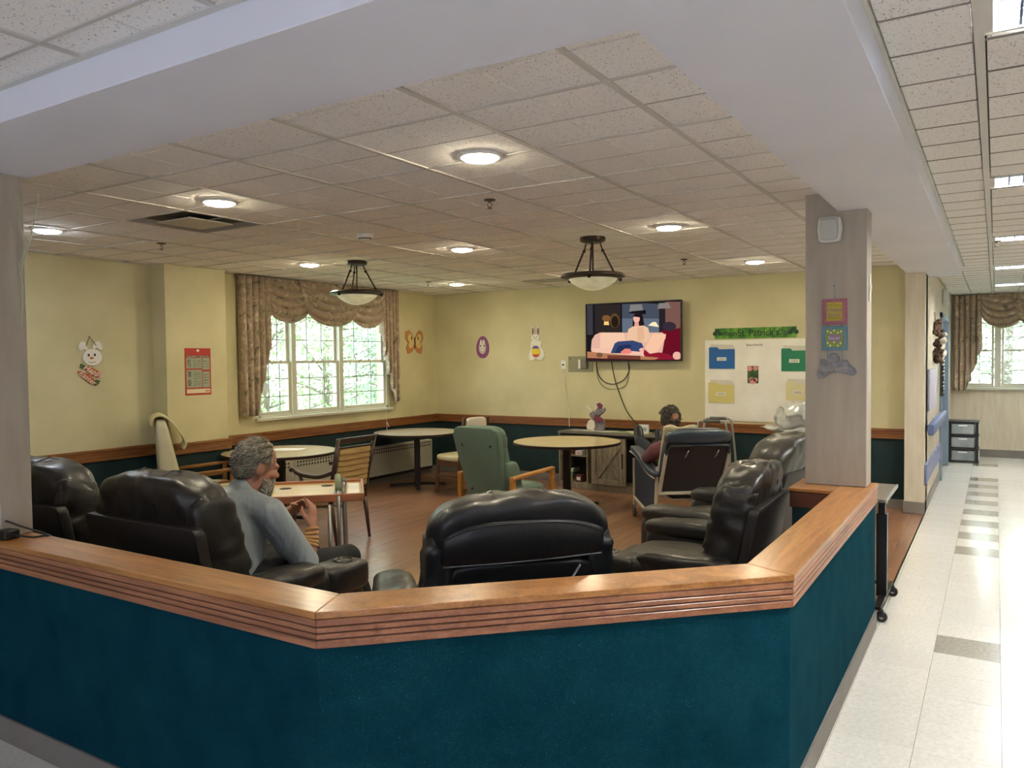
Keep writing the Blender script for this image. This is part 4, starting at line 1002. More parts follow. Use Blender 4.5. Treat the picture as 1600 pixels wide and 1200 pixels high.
def ring(mb, r0, r1, z0, z1):
    v = [(-r0, -r0, z0), (r0, -r0, z0), (r0, r0, z0), (-r0, r0, z0), (-r1, -r1, z1), (r1, -r1, z1), (r1, r1, z1), (-r1, r1, z1)]
    mb.add(v, [(0, 1, 5, 4), (1, 2, 6, 5), (2, 3, 7, 6), (3, 0, 4, 7)])
mb = MB(); ring(mb, .315, .30, -.004, -.004); ring(mb, .30, .17, -.004, .10); mb.build('diffuser_frame', m_vent, t)
mb = MB(); mb.box(-.17, .17, -.17, .17, -.012, -.004); mb.build('centre_plate', mat('vent_plate', (196, 190, 176), .5), t, bevel=.003)
MB().box(-.19, .19, -.19, .19, .09, .11).build('duct', mat('duct_dark', (28, 26, 20), .9), t)
p = cz(845, 439); t = thing('ceiling_return_vent', 'flat grey slatted vent in the ceiling before the television wall', 'air vent', (p.x+.25, p.y, HC))
MB().box(-.45, .45, -.14, .14, -.008, 0).build('vent_frame', m_vent, t, bevel=.003)
for k in range(6): MB().box(-.42, .42, -.115+k*.042, -.10+k*.042, -.012, -.008).build('slat', MATS['vent_plate'], t)
p = cz(905, 436)
# ---------------------------------------------------------------- recliners
def leather(name, c, c2, rough=.42):
    return mat(name, c, rough, c2=c2, nscale=3.5, bump=.22, bscale=22, coat=.12, bdist=.012)
m_lea = leather('leather_dark_brown', (27, 24, 21), (38, 34, 29)); m_leab = leather('leather_black', (20, 21, 24), (30, 31, 32))
m_leaS = mat('leather_shell', (30, 25, 24), .5, c2=(38, 32, 30), nscale=4)
m_seam = mat('seam_thread', (84, 80, 72), .6)
def lean(fn_top, z0=.35, k=.20):
    def f(v):
        y = v.y-(v.z-z0)*k
        return (v.x, y, v.z)
    return f
def recliner(name, label, x, y, phi, sc=1.0, ml=None, style='shell', cups=(1,), seed=1, arm_h=.0, recl=.20, ax=.44, hs=1.0):
    ml = ml or m_lea
    t = thing(name, label, 'recliner', (x, y, 0), phi-90, 'dark leather recliners along the half wall'); t.scale = (sc, sc, sc)
    L_ = lean(None, .35, recl)
    b = MB(); b.box(-.36, .36, -.02, .56, .03, .30); b.build('base', m_dark, t, bevel=.02)
    MB().cushion((0, .30, .38), (.30, .34, .09), 4, 10, wr=.35, seed=seed).build('seat', ml, t, smooth=True)
    MB().cushion((0, .665, .25), (.30, .05, .18), 4, 8, wr=.3, seed=seed+3).build('footrest', ml, t, smooth=True)
    for s in (-1, 1):
        arm = MB().cushion((s*ax, .27, .27), (.085, .42, .24), 7, 10, wr=.1, seed=seed+s).build('armrest', ml, t, smooth=True)
        if s in cups:
            MB().cushion((s*ax, .14, .50+arm_h), (.105, .28, .065), 3.2, 14, wr=.55, ws=11, seed=seed+5).build('arm_pad', ml, arm, smooth=True)
            MB().cushion((s*ax, .56, .44+arm_h), (.10, .15, .075), 6, 8, wr=.1, seed=seed+2).build('console', ml, arm, smooth=True)
            m_ = T(s*ax, .60, .515+arm_h)
            MB().lathe([(.040, -.03), (.040, .004), (.050, .006), (.054, .0), (.054, -.004)], 24, m_, cap=False).build('cup_ring', m_chrome if sc > 2 else mat('cup_ring_steel', (70, 70, 70), .2, .9), arm, smooth=True)
            MB().lathe([(.040, -.028), (.040, -.024)], 20, m_).build('cup_well', m_dark, arm)
        else:
            MB().cushion((s*ax, .28, .50+arm_h), (.105, .42, .065), 3.2, 16, wr=.55, ws=11, seed=seed+7).build('arm_pad', ml, arm, smooth=True)
    # back cushion and wings
    bk = MB().cushion((0, .02, .62), (.34, .10, .30), 4, 12, wr=.3, seed=seed+8, fn=L_).build('backrest', ml, t, smooth=True)
    for s in (-1, 1):
        MB().cushion((s*.335, -.015, .66 if style == 'shell' else .60), (.070, .125, .30), 3.6, 18, wr=.8, ws=7, wz=4.0, seed=seed+9+s, fn=L_).build('side_bolster', ml, t, smooth=True)
    def Hf(v):
        w = Vector(L_(v)); w.z += -.06*(abs(v.x)/.40)**3; return w
    hd = MB().cushion((0, -.005, .90), (.380*hs, .135*hs, .145*hs), 4.0, 22, wr=.55, ws=11, seed=seed+12, fn=Hf).build('headrest', ml, t, smooth=True)
    # seams over the head roll
    for xs in (-.115, -.108, .108, .115):
        sm = MB()
        pts = []
        for k in range(9):
            a = math.radians(200-k*28); v = Vector((xs, -.005+.137*math.cos(a), .90+.157*math.sin(a)))
            w = Hf(v); pts.append(w)
        sm.tube(pts, .0022, 5)
        sm.build('seam', m_seam if style != 'shell' else mat('seam_dark', (22, 20, 18), .6), hd)
    if style == 'shell':
        sh = MB()
        def S(v): return L_(Vector(v))
        p = [(-.415, .12), (.415, .12), (.415, .81), (.395, .835), (-.395, .835), (-.415, .81)]
        vs_ = [S((a, -.175, z)) for a, z in p]+[S((a, -.115, z)) for a, z in p]; n = len(p)
        sh.add(vs_, [tuple(range(n)), tuple(range(2*n-1, n-1, -1))]+[(i, i+n, (i+1) % n+n, (i+1) % n) for i in range(n)])
        sh.build('back_panel', m_leaS, t, bevel=.012, seg=2, smooth=True, auto=35)
    else:
        MB().cushion((0, -.10, .44), (.31, .05, .34), 9, 8, fn=L_).build('back_panel', m_dark, t, smooth=True)
        fl = MB()
        def G(u, v):
            xx = -.335+.67*u; zz = .955-.175*v+.06*(-(abs(2*u-1))**3)*(1-v)+.02*(u-.5)*v
            yy = -.135-.02*math.sin(PI*v)-.018*math.sin(PI*u)
            return L_(Vector((xx, yy+.02*abs(2*u-1)**4, zz)))
        fl.grid(G, 24, 12); o = fl.build('head_flap', ml, t, smooth=True); solid(o, .012)
        MB().tube([L_(Vector((-.33+.66*k/16, -.142-.018*math.sin(PI*k/16), .782+.02*(k/16-.5)))) for k in range(17)], .0035, 5).build('flap_piping', mat('piping_grey', (96, 96, 98), .5), t, smooth=True)
        MB().tube([L_(Vector((-.33+.66*k/16, -.148-.018*math.sin(PI*k/16), .955-.06*abs(2*k/16-1)**3-.01))) for k in range(17)], .0025, 5).build('flap_seam', mat('seam_dark', (22, 20, 18), .6), t, smooth=True)
        MB().bar(L_(Vector((.20, -.158, .69))), L_(Vector((.235, -.158, .75))), .004, .014, up=(0, 1, 0)).build('zip_tag', mat('tag_white', (190, 190, 190), .5), t)
    return t
recliner('recliner', 'dark leather recliner farthest left, beside the near left column', -4.62, 2.52, 90, 1.05, seed=2)
recliner('recliner', 'dark leather recliner with flat back panel in which the grey-haired man sits', -3.50, 2.52, 90, 1.05, seed=11)
recliner('recliner', 'black leather recliner with its back to the camera, centre of the half wall', -1.82, 2.94, 134, 1.02, ml=m_leab, style='flap', seed=21, cups=(), ax=.48)
recliner('recliner', 'black leather recliner seen from the side, facing left, nearest the right corner', -1.33, 4.60, 181, .98, seed=31, cups=(-1,))
recliner('recliner', 'grey-black leather recliner with big round headrest next to the near column', -1.44, 5.74, 176, 1.02, ml=leather('leather_worn_grey', (34, 32, 28), (48, 45, 38)), seed=41, cups=(), recl=.28, hs=1.15)
# ---------------------------------------------------------------- round tables
m_top = mat('laminate_beige', (200, 184, 140), .28, c2=(190, 172, 126), nscale=6, coat=.3)
m_top2 = mat('laminate_pale', (206, 200, 178), .22, c2=(198, 190, 166), nscale=6, coat=.4)
def rtable(label, x, y, r, rz, mt, z=.71):
    t = thing('round_table', label, 'table', (x, y, 0), rz, 'round lounge tables')
    MB().lathe([(.01, z-.004), (r-.012, z-.004), (r-.006, z), (.01, z)][::1], 56).build('table_top', mt, t, smooth=True, auto=30)
    MB().lathe([(r-.02, z-.032), (r-.004, z-.030), (r, z-.016), (r-.003, z-.003), (r-.010, z-.001), (r-.010, z-.031)], 56, cap=False).build('table_edge', mat('edge_dark_brown', (38, 24, 18), .35), t, smooth=True, auto=30)
    MB().lathe([(.01, z-.03), (r-.02, z-.03), (r-.02, z-.006), (.01, z-.006)], 40).build('underside', m_black, t)
    MB().box(-.038, .038, -.038, .038, .05, z-.03).box(-.2, .2, -.03, .03, z-.05, z-.03).box(-.03, .03, -.2, .2, z-.05, z-.03).build('pedestal', m_black, t, bevel=.004)
    f = MB()
    for k in range(4):
        a = math.radians(90*k); f.bar((0, 0, .045), (.36*math.cos(a), .36*math.sin(a), .03), .055, .035)
    f.build('cross_base', m_black, t, bevel=.008)
    for k in range(4):
        a = math.radians(90*k); MB().lathe([(.014, 0), (.018, .004), (.018, .014)], 10, T(.34*math.cos(a), .34*math.sin(a), 0)).build('glide', m_chrome, t)
    return t
rtable('round beige-topped table left, in front of the radiator behind the grey-haired man', -6.25, 5.60, .575, 20, m_top)
rtable('round pale-topped table in the far corner under the window', -6.34, 7.95, .55, 40, m_top2)
rtable('round beige-topped table with dark edge, in front of the sideboard', -4.07, 7.76, .60, 10, m_top)
sheet = MB().box(-.16, .16, -.11, .11, 0, .002).build('papers', m_pap); tag(sheet, 'paper sheet lying on the left round table', 'paper'); sheet.location = (-6.30, 5.75, .7105); sheet.rotation_euler = (0, 0, .5)
# ---------------------------------------------------------------- wooden arm chair with woven back
m_dw = mat('walnut_dark', (44, 28, 20), .35, c2=(58, 38, 26), nscale=12, coat=.3); m_weave = mat('woven_gold', (160, 130, 78), .6, c2=(186, 158, 104), nscale=7, stretch=(1, 1, 9))
t = thing('armchair', 'dark wooden armchair with golden panelled back, facing the left table', 'chair', (-5.17, 5.22, 0), 90)
# local: facing +y ; rz 90 -> facing -x
for s in (-1, 1):
    MB().tube([(s*.21, -.27, 0.01), (s*.215, -.21, .40)], [.013, .022], 8).build('leg', m_dw, t, smooth=True)
    MB().tube([(s*.23, .26, 0.01), (s*.22, .22, .40)], [.013, .022], 8).build('leg', m_dw, t, smooth=True)
    MB().tube([(s*.215, -.21, .38), (s*.22, -.25, .62), (s*.235, -.33, .95)], [.024, .023, .018], 8).build('back_post', m_dw, t, smooth=True)
    a = MB().tube(spline([(s*.225, -.26, .66), (s*.25, -.10, .61), (s*.255, .12, .62), (s*.25, .22, .66), (s*.25, .25, .645)], 4), .019, 8)
    a.tube([(s*.22, .19, .40), (s*.24, .10, .52), (s*.252, .13, .62)], .016, 8); a.build('armrest', m_dw, t, smooth=True)
MB().cushion((0, .01, .42), (.235, .25, .04), 5, 8).build('seat', mat('seat_tan', (150, 118, 74), .7), t, smooth=True)
MB().bar((-.235, -.325, .93), (.235, -.325, .93), .025, .05).build('top_rail', m_dw, t, bevel=.006)
MB().bar((-.225, -.305, .865), (.225, -.305, .865), .02, .02).build('cross_rail', m_dw, t, bevel=.006)
MB().bar((-.22, -.245, .48), (.22, -.245, .48), .02, .03).build('cross_rail', m_dw, t, bevel=.006)
bp = MB()
for k in range(7):
    z0 = .50+k*.051; y_ = -.245-(z0-.48)*.17
    bp.cushion((0, y_, z0+.025), (.20, .011, .0285), 9, 6)
bp.build('back_panel', m_weave, t, smooth=True)
# ---------------------------------------------------------------- ivory high back chair
m_ivo = mat('ivory_vinyl', (206, 200, 164), .45, c2=(196, 188, 150), nscale=6); m_hon = mat('honey_wood', (150, 104, 52), .4, c2=(128, 84, 40), nscale=10, coat=.2)
t = thing('high_back_chair', 'ivory high-back chair with honey wooden arms by the pilaster', 'chair', (-6.42, 4.74, 0), -32)
def Lf2(v): return (v.x, v.y-(v.z-.4)*.16, v.z)
def wedge(v):
    th = .085-.035*(v.z-.4)/.7
    return Lf2(Vector((v.x, v.y*th/.08, v.z)))
MB().cushion((0, -.20, .75), (.26, .08, .37), 7, 12, fn=lambda v: (v.x, -.22+(v.y+.20)*(1.35-.75*(v.z-.38)/.74)-(v.z-.4)*.13, v.z)).build('backrest', m_ivo, t, smooth=True)
MB().cushion((0, .05, .42), (.26, .27, .07), 5, 8).build('seat', m_ivo, t, smooth=True)
hp = spline([(0, -.39, 1.06), (0, -.375, 1.13), (0, -.31, 1.155), (0, -.23, 1.10), (0, -.15, .99), (0, -.105, .89), (0, -.13, .84)], 3)
o = MB().grid(lambda u, v: ((u-.5)*.46, hp[min(int(v*18+.01), 18)].y, hp[min(int(v*18+.01), 18)].z), 8, 18).build('head_cover', mat('ivory_cover', (210, 200, 150), .5), t, smooth=True); solid(o, .012)
for s in (-1, 1):
    a = MB(); a.bar((s*.30, -.26, .60), (s*.30, .32, .64), .045, .028); a.bar((s*.30, -.22, .50), (s*.30, .30, .53), .03, .022); a.bar((s*.30, .26, .01), (s*.30, .28, .63), .04, .04); a.bar((s*.30, -.24, .01), (s*.30, -.26, .60), .04, .04)
    a.build('arm_frame', m_hon, t, bevel=.006)
# ---------------------------------------------------------------- cream seat chair behind the green one, and its partner
t = thing('side_chair', 'brown wooden chair with cream seat and back, half hidden by the green armchair', 'chair', (-5.60, 7.85, 0), 78)
m_br = mat('brown_wood', (92, 62, 38), .4, c2=(76, 50, 30), nscale=9); m_cr = mat('cream_vinyl', (196, 184, 140), .4)
MB().cushion((0, 0, .44), (.23, .24, .045), 4, 8).build('seat', m_cr, t, smooth=True)
MB().box(-.21, .21, -.21, .21, .34, .41).build('seat_frame', m_br, t, bevel=.006)
for sx_, sy_ in ((-1, -1), (1, -1), (-1, 1), (1, 1)):
    MB().bar((sx_*.20, sy_*.20, .005), (sx_*.19, sy_*.19, .36), .045, .045).build('leg', m_br, t, bevel=.005)
MB().bar((-.2, .2, .22), (-.2, -.2, .22), .025, .03).bar((.2, .2, .22), (.2, -.2, .22), .025, .03).bar((-.2, -.2, .28), (.2, -.2, .28), .03, .025).build('stretcher', m_br, t, bevel=.003)
for s in (-1, 1): MB().bar((s*.20, -.21, .36), (s*.19, -.30, .94), .04, .04, up=(0, 1, 0)).build('back_post', m_br, t, bevel=.005)
MB().cushion((0, -.27, .77), (.17, .03, .17), 5, 8, fn=lambda v: (v.x, v.y-(v.z-.7)*.13, v.z)).build('backrest', mat('white_vinyl', (222, 216, 200), .4), t, smooth=True)
# ---------------------------------------------------------------- green wing chair
m_gf = mat('green_fabric', (88, 112, 96), .9, c2=(100, 124, 108), nscale=120, bump=.3, bscale=300, sheen=.2); m_oc = mat('oak_chair', (190, 134, 62), .35, c2=(168, 114, 48), nscale=9, stretch=(6, 1, 6), coat=.3)
t = thing('wing_chair', 'green fabric high-back armchair with oak arms, seen from behind', 'chair', (-4.02, 6.20, 0), 83-90)
vs_ = []
prof = [(-.20, .16), (.20, .16), (.215, .45), (.265, .78), (.275, .93), (.25, .99), (.20, 1.01), (-.20, 1.01), (-.25, .99), (-.275, .93), (-.265, .78), (-.215, .45)]
n = len(prof); LL = lambda x, y, z: (x, y-(z-.3)*.24, z)
vs_ = [LL(x, -.13, z) for x, z in prof]+[LL(x, -.06, z) for x, z in prof]
MB().add(vs_, [tuple(range(n)), tuple(range(2*n-1, n-1, -1))]+[(i, i+n, (i+1) % n+n, (i+1) % n) for i in range(n)]).build('back_shell', m_gf, t, bevel=.014, seg=2, smooth=True, auto=40)
MB().cushion((0, .0, .66), (.24, .06, .33), 4, 10, fn=lambda v: LL(v.x, v.y, v.z)).build('back_cushion', m_gf, t, smooth=True)
MB().cushion((0, -.01, .90), (.25, .075, .12), 4, 8, fn=lambda v: LL(v.x, v.y, v.z)).build('head_cushion', m_gf, t, smooth=True)
for s in (-1, 1): MB().cushion((s*.23, .03, .52), (.045, .10, .17), 4, 8, fn=lambda v: LL(v.x, v.y, v.z)).build('wing', m_gf, t, smooth=True)
MB().cushion((0, .22, .36), (.26, .28, .08), 5, 8).build('seat', m_gf, t, smooth=True)
MB().box(-.27, .27, -.05, .48, .20, .28).build('seat_rail', m_oc, t, bevel=.01)
for x, z in ((-.17, .84), (.17, .84), (-.14, .42), (.14, .42)):
    MB().lathe([(.012, 0), (.012, .004), (.001, .008)], 10, T(*LL(x, -.132, z), 90)).build('button', m_ink, t)
for s in (-1, 1):
    a = MB(); a.bar((s*.32, -.15, .545), (s*.32, .50, .575), .055, .032); a.bar((s*.32, -.12, .0), (s*.32, -.13, .54), .05, .04); a.bar((s*.32, .46, .0), (s*.32, .48, .57), .05, .045)
    a.bar((s*.32, -.12, .22), (s*.32, .46, .22), .03, .05); a.build('arm_frame', m_oc, t, bevel=.010, seg=2)
# ---------------------------------------------------------------- radiator
t = thing('radiator', 'long cream wall radiator cabinet with slotted top under the window', 'radiator', (XL, 0, 0), 90)
m_rad = mat('radiator_cream', (176, 174, 158), .45)
secs = [(5.45, 6.35), (6.355, 7.40), (7.405, 8.95)]
for a, b in secs:
    s_ = MB().box(a, b, -.09, -.006, .12, .50).build('cabinet', m_rad, t, bevel=.006)
    sl = MB()
    for k in range(int((b-a)/.045)-1):
        x = a+.04+k*.045
        for z_ in (.415, .455): sl.box(x, x+.022, -.0915, -.0895, z_, z_+.022)
    o = sl.build('slots', m_ink, s_); o['kind'] = 'stuff'
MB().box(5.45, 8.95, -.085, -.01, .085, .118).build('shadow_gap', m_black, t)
# window blind cord
cq = atX(601, 650, XL); tag(MB().tube([(XL+.02, cq.y, 1.02), (XL+.03, cq.y+.005, .80), (XL+.04, cq.y, .60)], .003, 5).build('blind_cord', m_white), 'thin white blind cord hanging below the right end of the lounge window', 'cord')
tag(MB().tube([(-.0, 0, 0), (.0, .03, -.02), (0, .05, -.06)], .006, 5).build('cord_toggle', m_white), 'small white cord cleat on the chair rail below the lounge window', 'cleat').location = (XL+.03, cq.y, .80)
# ---------------------------------------------------------------- sideboard
m_gw = wood('weathered_oak', (150, 136, 110), (104, 94, 76), (8, 8, .7), rough=.6, coat=0, s=2.5); m_gwx = wood('weathered_oak_x', (112, 106, 92), (78, 74, 66), (.7, 8, 8), rough=.6, coat=0, s=2.5)
sb_ang = -math.degrees(math.atan2(9.163-8.925, -3.791+4.731))
sb = thing('sideboard', 'weathered grey farmhouse sideboard with barn door below the television', 'sideboard', (-4.73, 8.80, 0), -5)
Ls, Hs, Ds = 1.75, .715, .36
MB().box(-.01, Ls+.01, -.01, Ds, Hs-.03, Hs).build('top_board', m_gwx, sb, bevel=.004)
c_ = MB(); c_.box(0, Ls, 0.01, Ds, .04, .075); c_.box(0, .02, 0, Ds, .04, Hs-.03); c_.box(Ls-.02, Ls, 0, Ds, .04, Hs-.03); c_.box(.40, .42, .01, Ds, .04, Hs-.03); c_.box(1.3, 1.32, .01, Ds, .04, Hs-.03)
c_.box(0, Ls, Ds-.01, Ds, .04, Hs-.03); c_.box(0, Ls, .0, .02, .0, .075); c_.build('carcass', m_gw, sb, bevel=.003)
MB().box(.02, .40, .02, Ds-.01, .40, .415).build('shelf', m_gw, sb); MB().box(1.32, Ls-.02, .02, Ds-.01, .40, .415).build('shelf', m_gw, sb)
MB().box(.02, Ls-.02, Ds-.03, Ds-.012, .06, Hs-.04).build('back_board', m_ink, sb)
dk = MB().box(.50, .97, -.03, -.008, .085, Hs-.06).build('barn_door', m_gw, sb, bevel=.003)
f = MB(); f.box(.50, .97, -.042, -.03, .085, .15); f.box(.50, .97, -.042, -.03, Hs-.12, Hs-.06); f.box(.50, .56, -.042, -.03, .15, Hs-.12); f.box(.91, .97, -.042, -.03, .15, Hs-.12); f.build('door_frame', m_gw, dk, bevel=.002)
f = MB(); f.bar((.56, -.036, .15), (.91, -.036, Hs-.12), .010, .05, up=(0, 0, 1)); f.bar((.56, -.0365, Hs-.12), (.91, -.0365, .15), .010, .05, up=(0, 0, 1)); f.build('cross_brace', m_gw, dk, bevel=.002)
MB().bar((.94, -.06, .30), (.94, -.06, .48), .01, .012).bar((.94, -.045, .31), (.94, -.06, .31), .008, .008).bar((.94, -.045, .47), (.94, -.06, .47), .008, .008).build('door_handle', m_black, dk)
MB().box(.05, Ls-.05, -.03, -.02, Hs-.055, Hs-.04).build('sliding_rail', m_black, sb)
d2 = MB().box(1.34, Ls-.03, -.02, 0.0, .085, Hs-.06).build('side_door', m_gw, sb, bevel=.003)
def sbp(u, v, z): return sb.matrix_basis @ Vector((u, v, z)) if False else Vector((-4.73, 8.80, 0))+Matrix.Rotation(math.radians(-5), 3, 'Z') @ Vector((u, v, z))
# things on the shelves
for (u, z_, w, h_, c, nm, lb, ct_) in ((.22, .415, .10, .055, (196, 196, 190), 'storage_box', 'white box on the upper sideboard shelf', 'box'), (.07, .075, .10, .06, (170, 170, 120), 'game_box', 'pale box at the bottom of the lower sideboard shelf', 'box'), (.10, .136, .08, .055, (84, 110, 80), 'game_box', 'green box stacked on the pale box in the sideboard', 'box'), (.22, .075, .09, .09, (92, 40, 44), 'book', 'dark red book standing in the lower sideboard shelf', 'book'), (.14, .192, .045, .045, (150, 180, 150), 'small_box', 'small pale green cube topmost in the lower sideboard shelf', 'box')):
    p = sbp(u+w/2, .12, z_+.0005); o = MB().box(-w/2, w/2, -.08, .08, 0, h_).build(nm, mat('shelf_%d_%d' % (c[0], c[1]), c, .6), bevel=.004)
    o.location = p; o.rotation_euler = (0, 0, math.radians(-5)); tag(o, lb, ct_, 'things on the sideboard shelves')
    l = MB().box(-w*.3, w*.3, -.0815, -.0795, h_*.25, h_*.7).build('box_label', m_wh if c[0] < 190 else m_pk, o)
p = sbp(.14, .12, .4155); o = MB().lathe([(.02, 0), (.024, .01), (.024, .06), (.012, .075), (.012, .09), (.014, .092), (.014, .10)], 14).build('bottle', mat('bottle_brown', (110, 50, 30), .3)); o.location = p; tag(o, 'small brown bottle with white cap on the upper sideboard shelf', 'bottle', 'things on the sideboard shelves'); MB().lathe([(.014, .095), (.014, .118)], 12).build('cap', m_white, o)
# papers on top
rnd = random.Random(5)
pl_ = ['magazine at the left end of the sideboard top', 'white sheet under the rabbit figure on the sideboard', 'white sheet right of the rabbit figure on the sideboard', 'pale green leaflet mid sideboard top', 'yellowish leaflet on the sideboard beside the card', 'cream sheet overlapping the leaflets on the sideboard']
pc = [(176, 176, 180), (206, 206, 196), (214, 212, 200), (176, 190, 150), (200, 196, 130), (210, 204, 170)]
for k, (u, v) in enumerate(((.22, .16), (.42, .14), (.62, .18), (.86, .15), (1.08, .17), (.98, .22))):
    o = MB().box(-.12, .12, -.08, .08, 0, .004).build('leaflet', mat('leaflet_%d' % k, pc[k], .6, c2=tuple(int(c*.8) for c in pc[k]), nscale=22)); p = sbp(u, v, Hs+.001+.0042*(k == 5)+.0042*(k % 2)); o.location = p; o.rotation_euler = (0, 0, rnd.uniform(-.5, .4)); tag(o, pl_[k], 'paper', 'papers on the sideboard')
# rabbit figure: cluster of cut shapes on a stand
p = sbp(.44, .20, Hs+.0095); t = thing('rabbit_centrepiece', 'grey, white and purple rabbit centrepiece standing on the sideboard', 'decoration', p, 0)
mg1, mg2, mg3 = mat('rabbit_grey', (104, 96, 100), .5, c2=(130, 124, 124), nscale=30), mat('rabbit_white', (212, 200, 180), .5), mat('rabbit_plum', (112, 44, 66), .5)
def blob(pts, m_, nm, y0, y1): MB().prism(pts, y0, y1).build(nm, m_, t, bevel=.003)
blob([(-.10, 0), (.10, 0), (.12, .05), (.11, .12), (.04, .15), (-.04, .13), (-.10, .10)], mg1, 'grey_body', -.03, .02)
blob([(-.11, .01), (-.02, .0), (.0, .05), (-.01, .11), (-.05, .14), (-.09, .12), (-.12, .06)], mg2, 'white_body', -.05, -.031)
blob(arc(-.02, .19, .07, .05), mg1, 'head', -.02, .02); blob(arc(.05, .24, .05, .045), mg1, 'head', -.035, .0)
blob([(-.02, .13), (.0, .20), (.03, .18), (.10, .16), (.12, .12), (.04, .10)], mg3, 'bow', -.052, -.036)
for a in ([(-.06, .22), (-.13, .28), (-.14, .32), (-.10, .31), (-.04, .25)], [(.0, .22), (-.03, .30), (.0, .34), (.03, .31), (.03, .24)]): blob(a, mg2, 'ear', -.03, -.015)
for a in ([(.05, .27), (.02, .33), (.06, .35), (.10, .32), (.09, .28)], [(.08, .25), (.13, .29), (.14, .26), (.11, .22)]): blob(a, mg3 if a[0][0] == .05 else mg1, 'ear', -.045, -.02)
p = sbp(1.13, .14, Hs+.006); o = MB().box(-.06, .06, -.02, .02, 0, .105).build('tissue_box', mat('card_white', (216, 216, 212), .6), bevel=.003); o.location = p; tag(o, 'white card box standing on the sideboard beside the reclining man', 'box'); MB().box(-.04, .04, -.0215, -.0195, .03, .07).build('printed_mark', mat('print_grey', (150, 160, 160), .6), o)
# ---------------------------------------------------------------- walker by the board
def walker(name, label, x, y, rz, h=.86, w=.52):
    t = thing(name, label, 'walker', (x, y, 0), rz)
    for s in (-1, 1):
        f = MB(); sx_ = s*w/2
        f.tube(spline([(sx_*1.04, .20, .02), (sx_, .17, .55), (sx_*.98, .15, h-.05), (sx_*.98, .10, h), (sx_*.98, -.10, h), (sx_*.98, -.15, h-.05), (sx_, -.19, .5), (sx_*1.04, -.23, .02)], 3), .0125, 8)
        f.tube([(sx_, -.18, .42), (sx_, .17, .42)], .010, 8); f.build('side_frame', m_alu, t, smooth=True)
        MB().tube([(sx_*.98, -.09, h), (sx_*.98, .09, h)], .019, 10).build('hand_grip', mat('grip_grey', (96, 96, 92), .8), t, smooth=True)
        for y_ in (-.23, .20): MB().lathe([(.018, 0), (.018, .035), (.014, .05)], 10, T(sx_*1.04, y_, 0)).build('rubber_foot', m_dark, t)
    f = MB()
    f.tube([(-w/2, .17, .60), (w/2, .17, .60)], .011, 8); f.tube([(-w/2, .165, h-.12), (-w/4, .19, h-.16), (w/4, .19, h-.16), (w/2, .165, h-.12)], .011, 8); f.tube([(-w/2, .17, .60), (0, .18, h-.2), (w/2, .17, .60)], .009, 8)
    f.build('front_brace', m_alu, t, smooth=True); return t
walker('walking_frame', 'folding aluminium walking frame with grey grips before the poster board', -2.66, 8.62, 98, .93, .42)
# tray walker in front of the man
NR = Vector((-3.53, 3.85)); ud = Vector((.73, .683)); vd = Vector((-.70, .71)); TL_, TD = .72, .62
tw = walker('walking_frame', 'aluminium walking frame carrying the wooden activity tray before the grey-haired man', *(NR-ud*.36+vd*.30), math.degrees(math.atan2(ud.y, ud.x)), .80, .50)
tray = thing('activity_tray', 'wooden tray with raised rim and two round cup holes, resting on a walking frame', 'tray', (NR.x, NR.y, .735), math.degrees(math.atan2(ud.y, ud.x)))
m_ty = wood('tray_wood', (208, 174, 110), (176, 138, 78), (.8, 7, 7), rough=.4, coat=.15, s=2.5)
bd = MB().box(-TL_, 0, 0, TD, 0, .012); bd.build('tray_board', m_ty, tray, bevel=.003)
rm = MB(); rm.box(-TL_, 0, -.012, .006, -.02, .03); rm.box(-TL_, 0, TD-.006, TD+.012, -.02, .03); rm.box(-.006, .012, -.012, TD+.012, -.02, .03); rm.box(-TL_-.012, -TL_+.006, -.012, TD+.012, -.02, .03)
rm.build('tray_rim', mat('tray_rim_wood', (176, 116, 84), .35, c2=(156, 98, 68), nscale=9), tray, bevel=.004)
for (u, v) in ((-.52, .42), (-.24, .48)): MB().lathe([(.042, .0), (.042, .0128)], 22, T(u, v, .0)).build('cup_hole', mat('hole_dark', (40, 30, 20), .8), tray)
MB().box(-.185, -.115, .12, .50, .0, .0135).build('slot', m_black, tray); MB().box(-.10, -.02, .06, .54, .012, .0145).build('paper_strip', m_pap, tray)
gr = thing('cane', 'metal walking cane with green-grey grip leaning upright through the tray', 'cane', (NR.x, NR.y, 0), math.degrees(math.atan2(ud.y, ud.x)))
MB().tube([(-.15, -.035, .06), (-.152, -.03, .72), (-.155, .05, .80), (-.16, .13, .85)], [.013, .013, .015, .015], 10).build('shaft', m_alu, gr, smooth=True)
MB().tube([(-.154, .02, .785), (-.16, .15, .86)], .021, 10).build('hand_grip', mat('grip_olive', (120, 132, 100), .4), gr, smooth=True)
MB().tube([(-.21, -.03, .06), (-.21, -.03, .70)], .011, 8).build('side_rod', m_alu, gr, smooth=True); MB().lathe([(.02, .0), (.02, .06), (.014, .07)], 10, T(-.15, -.035, 0)).build('rubber_foot', m_dark, gr); MB().lathe([(.018, .0), (.018, .06), (.012, .07)], 10, T(-.21, -.03, 0)).build('rubber_foot', m_dark, gr)
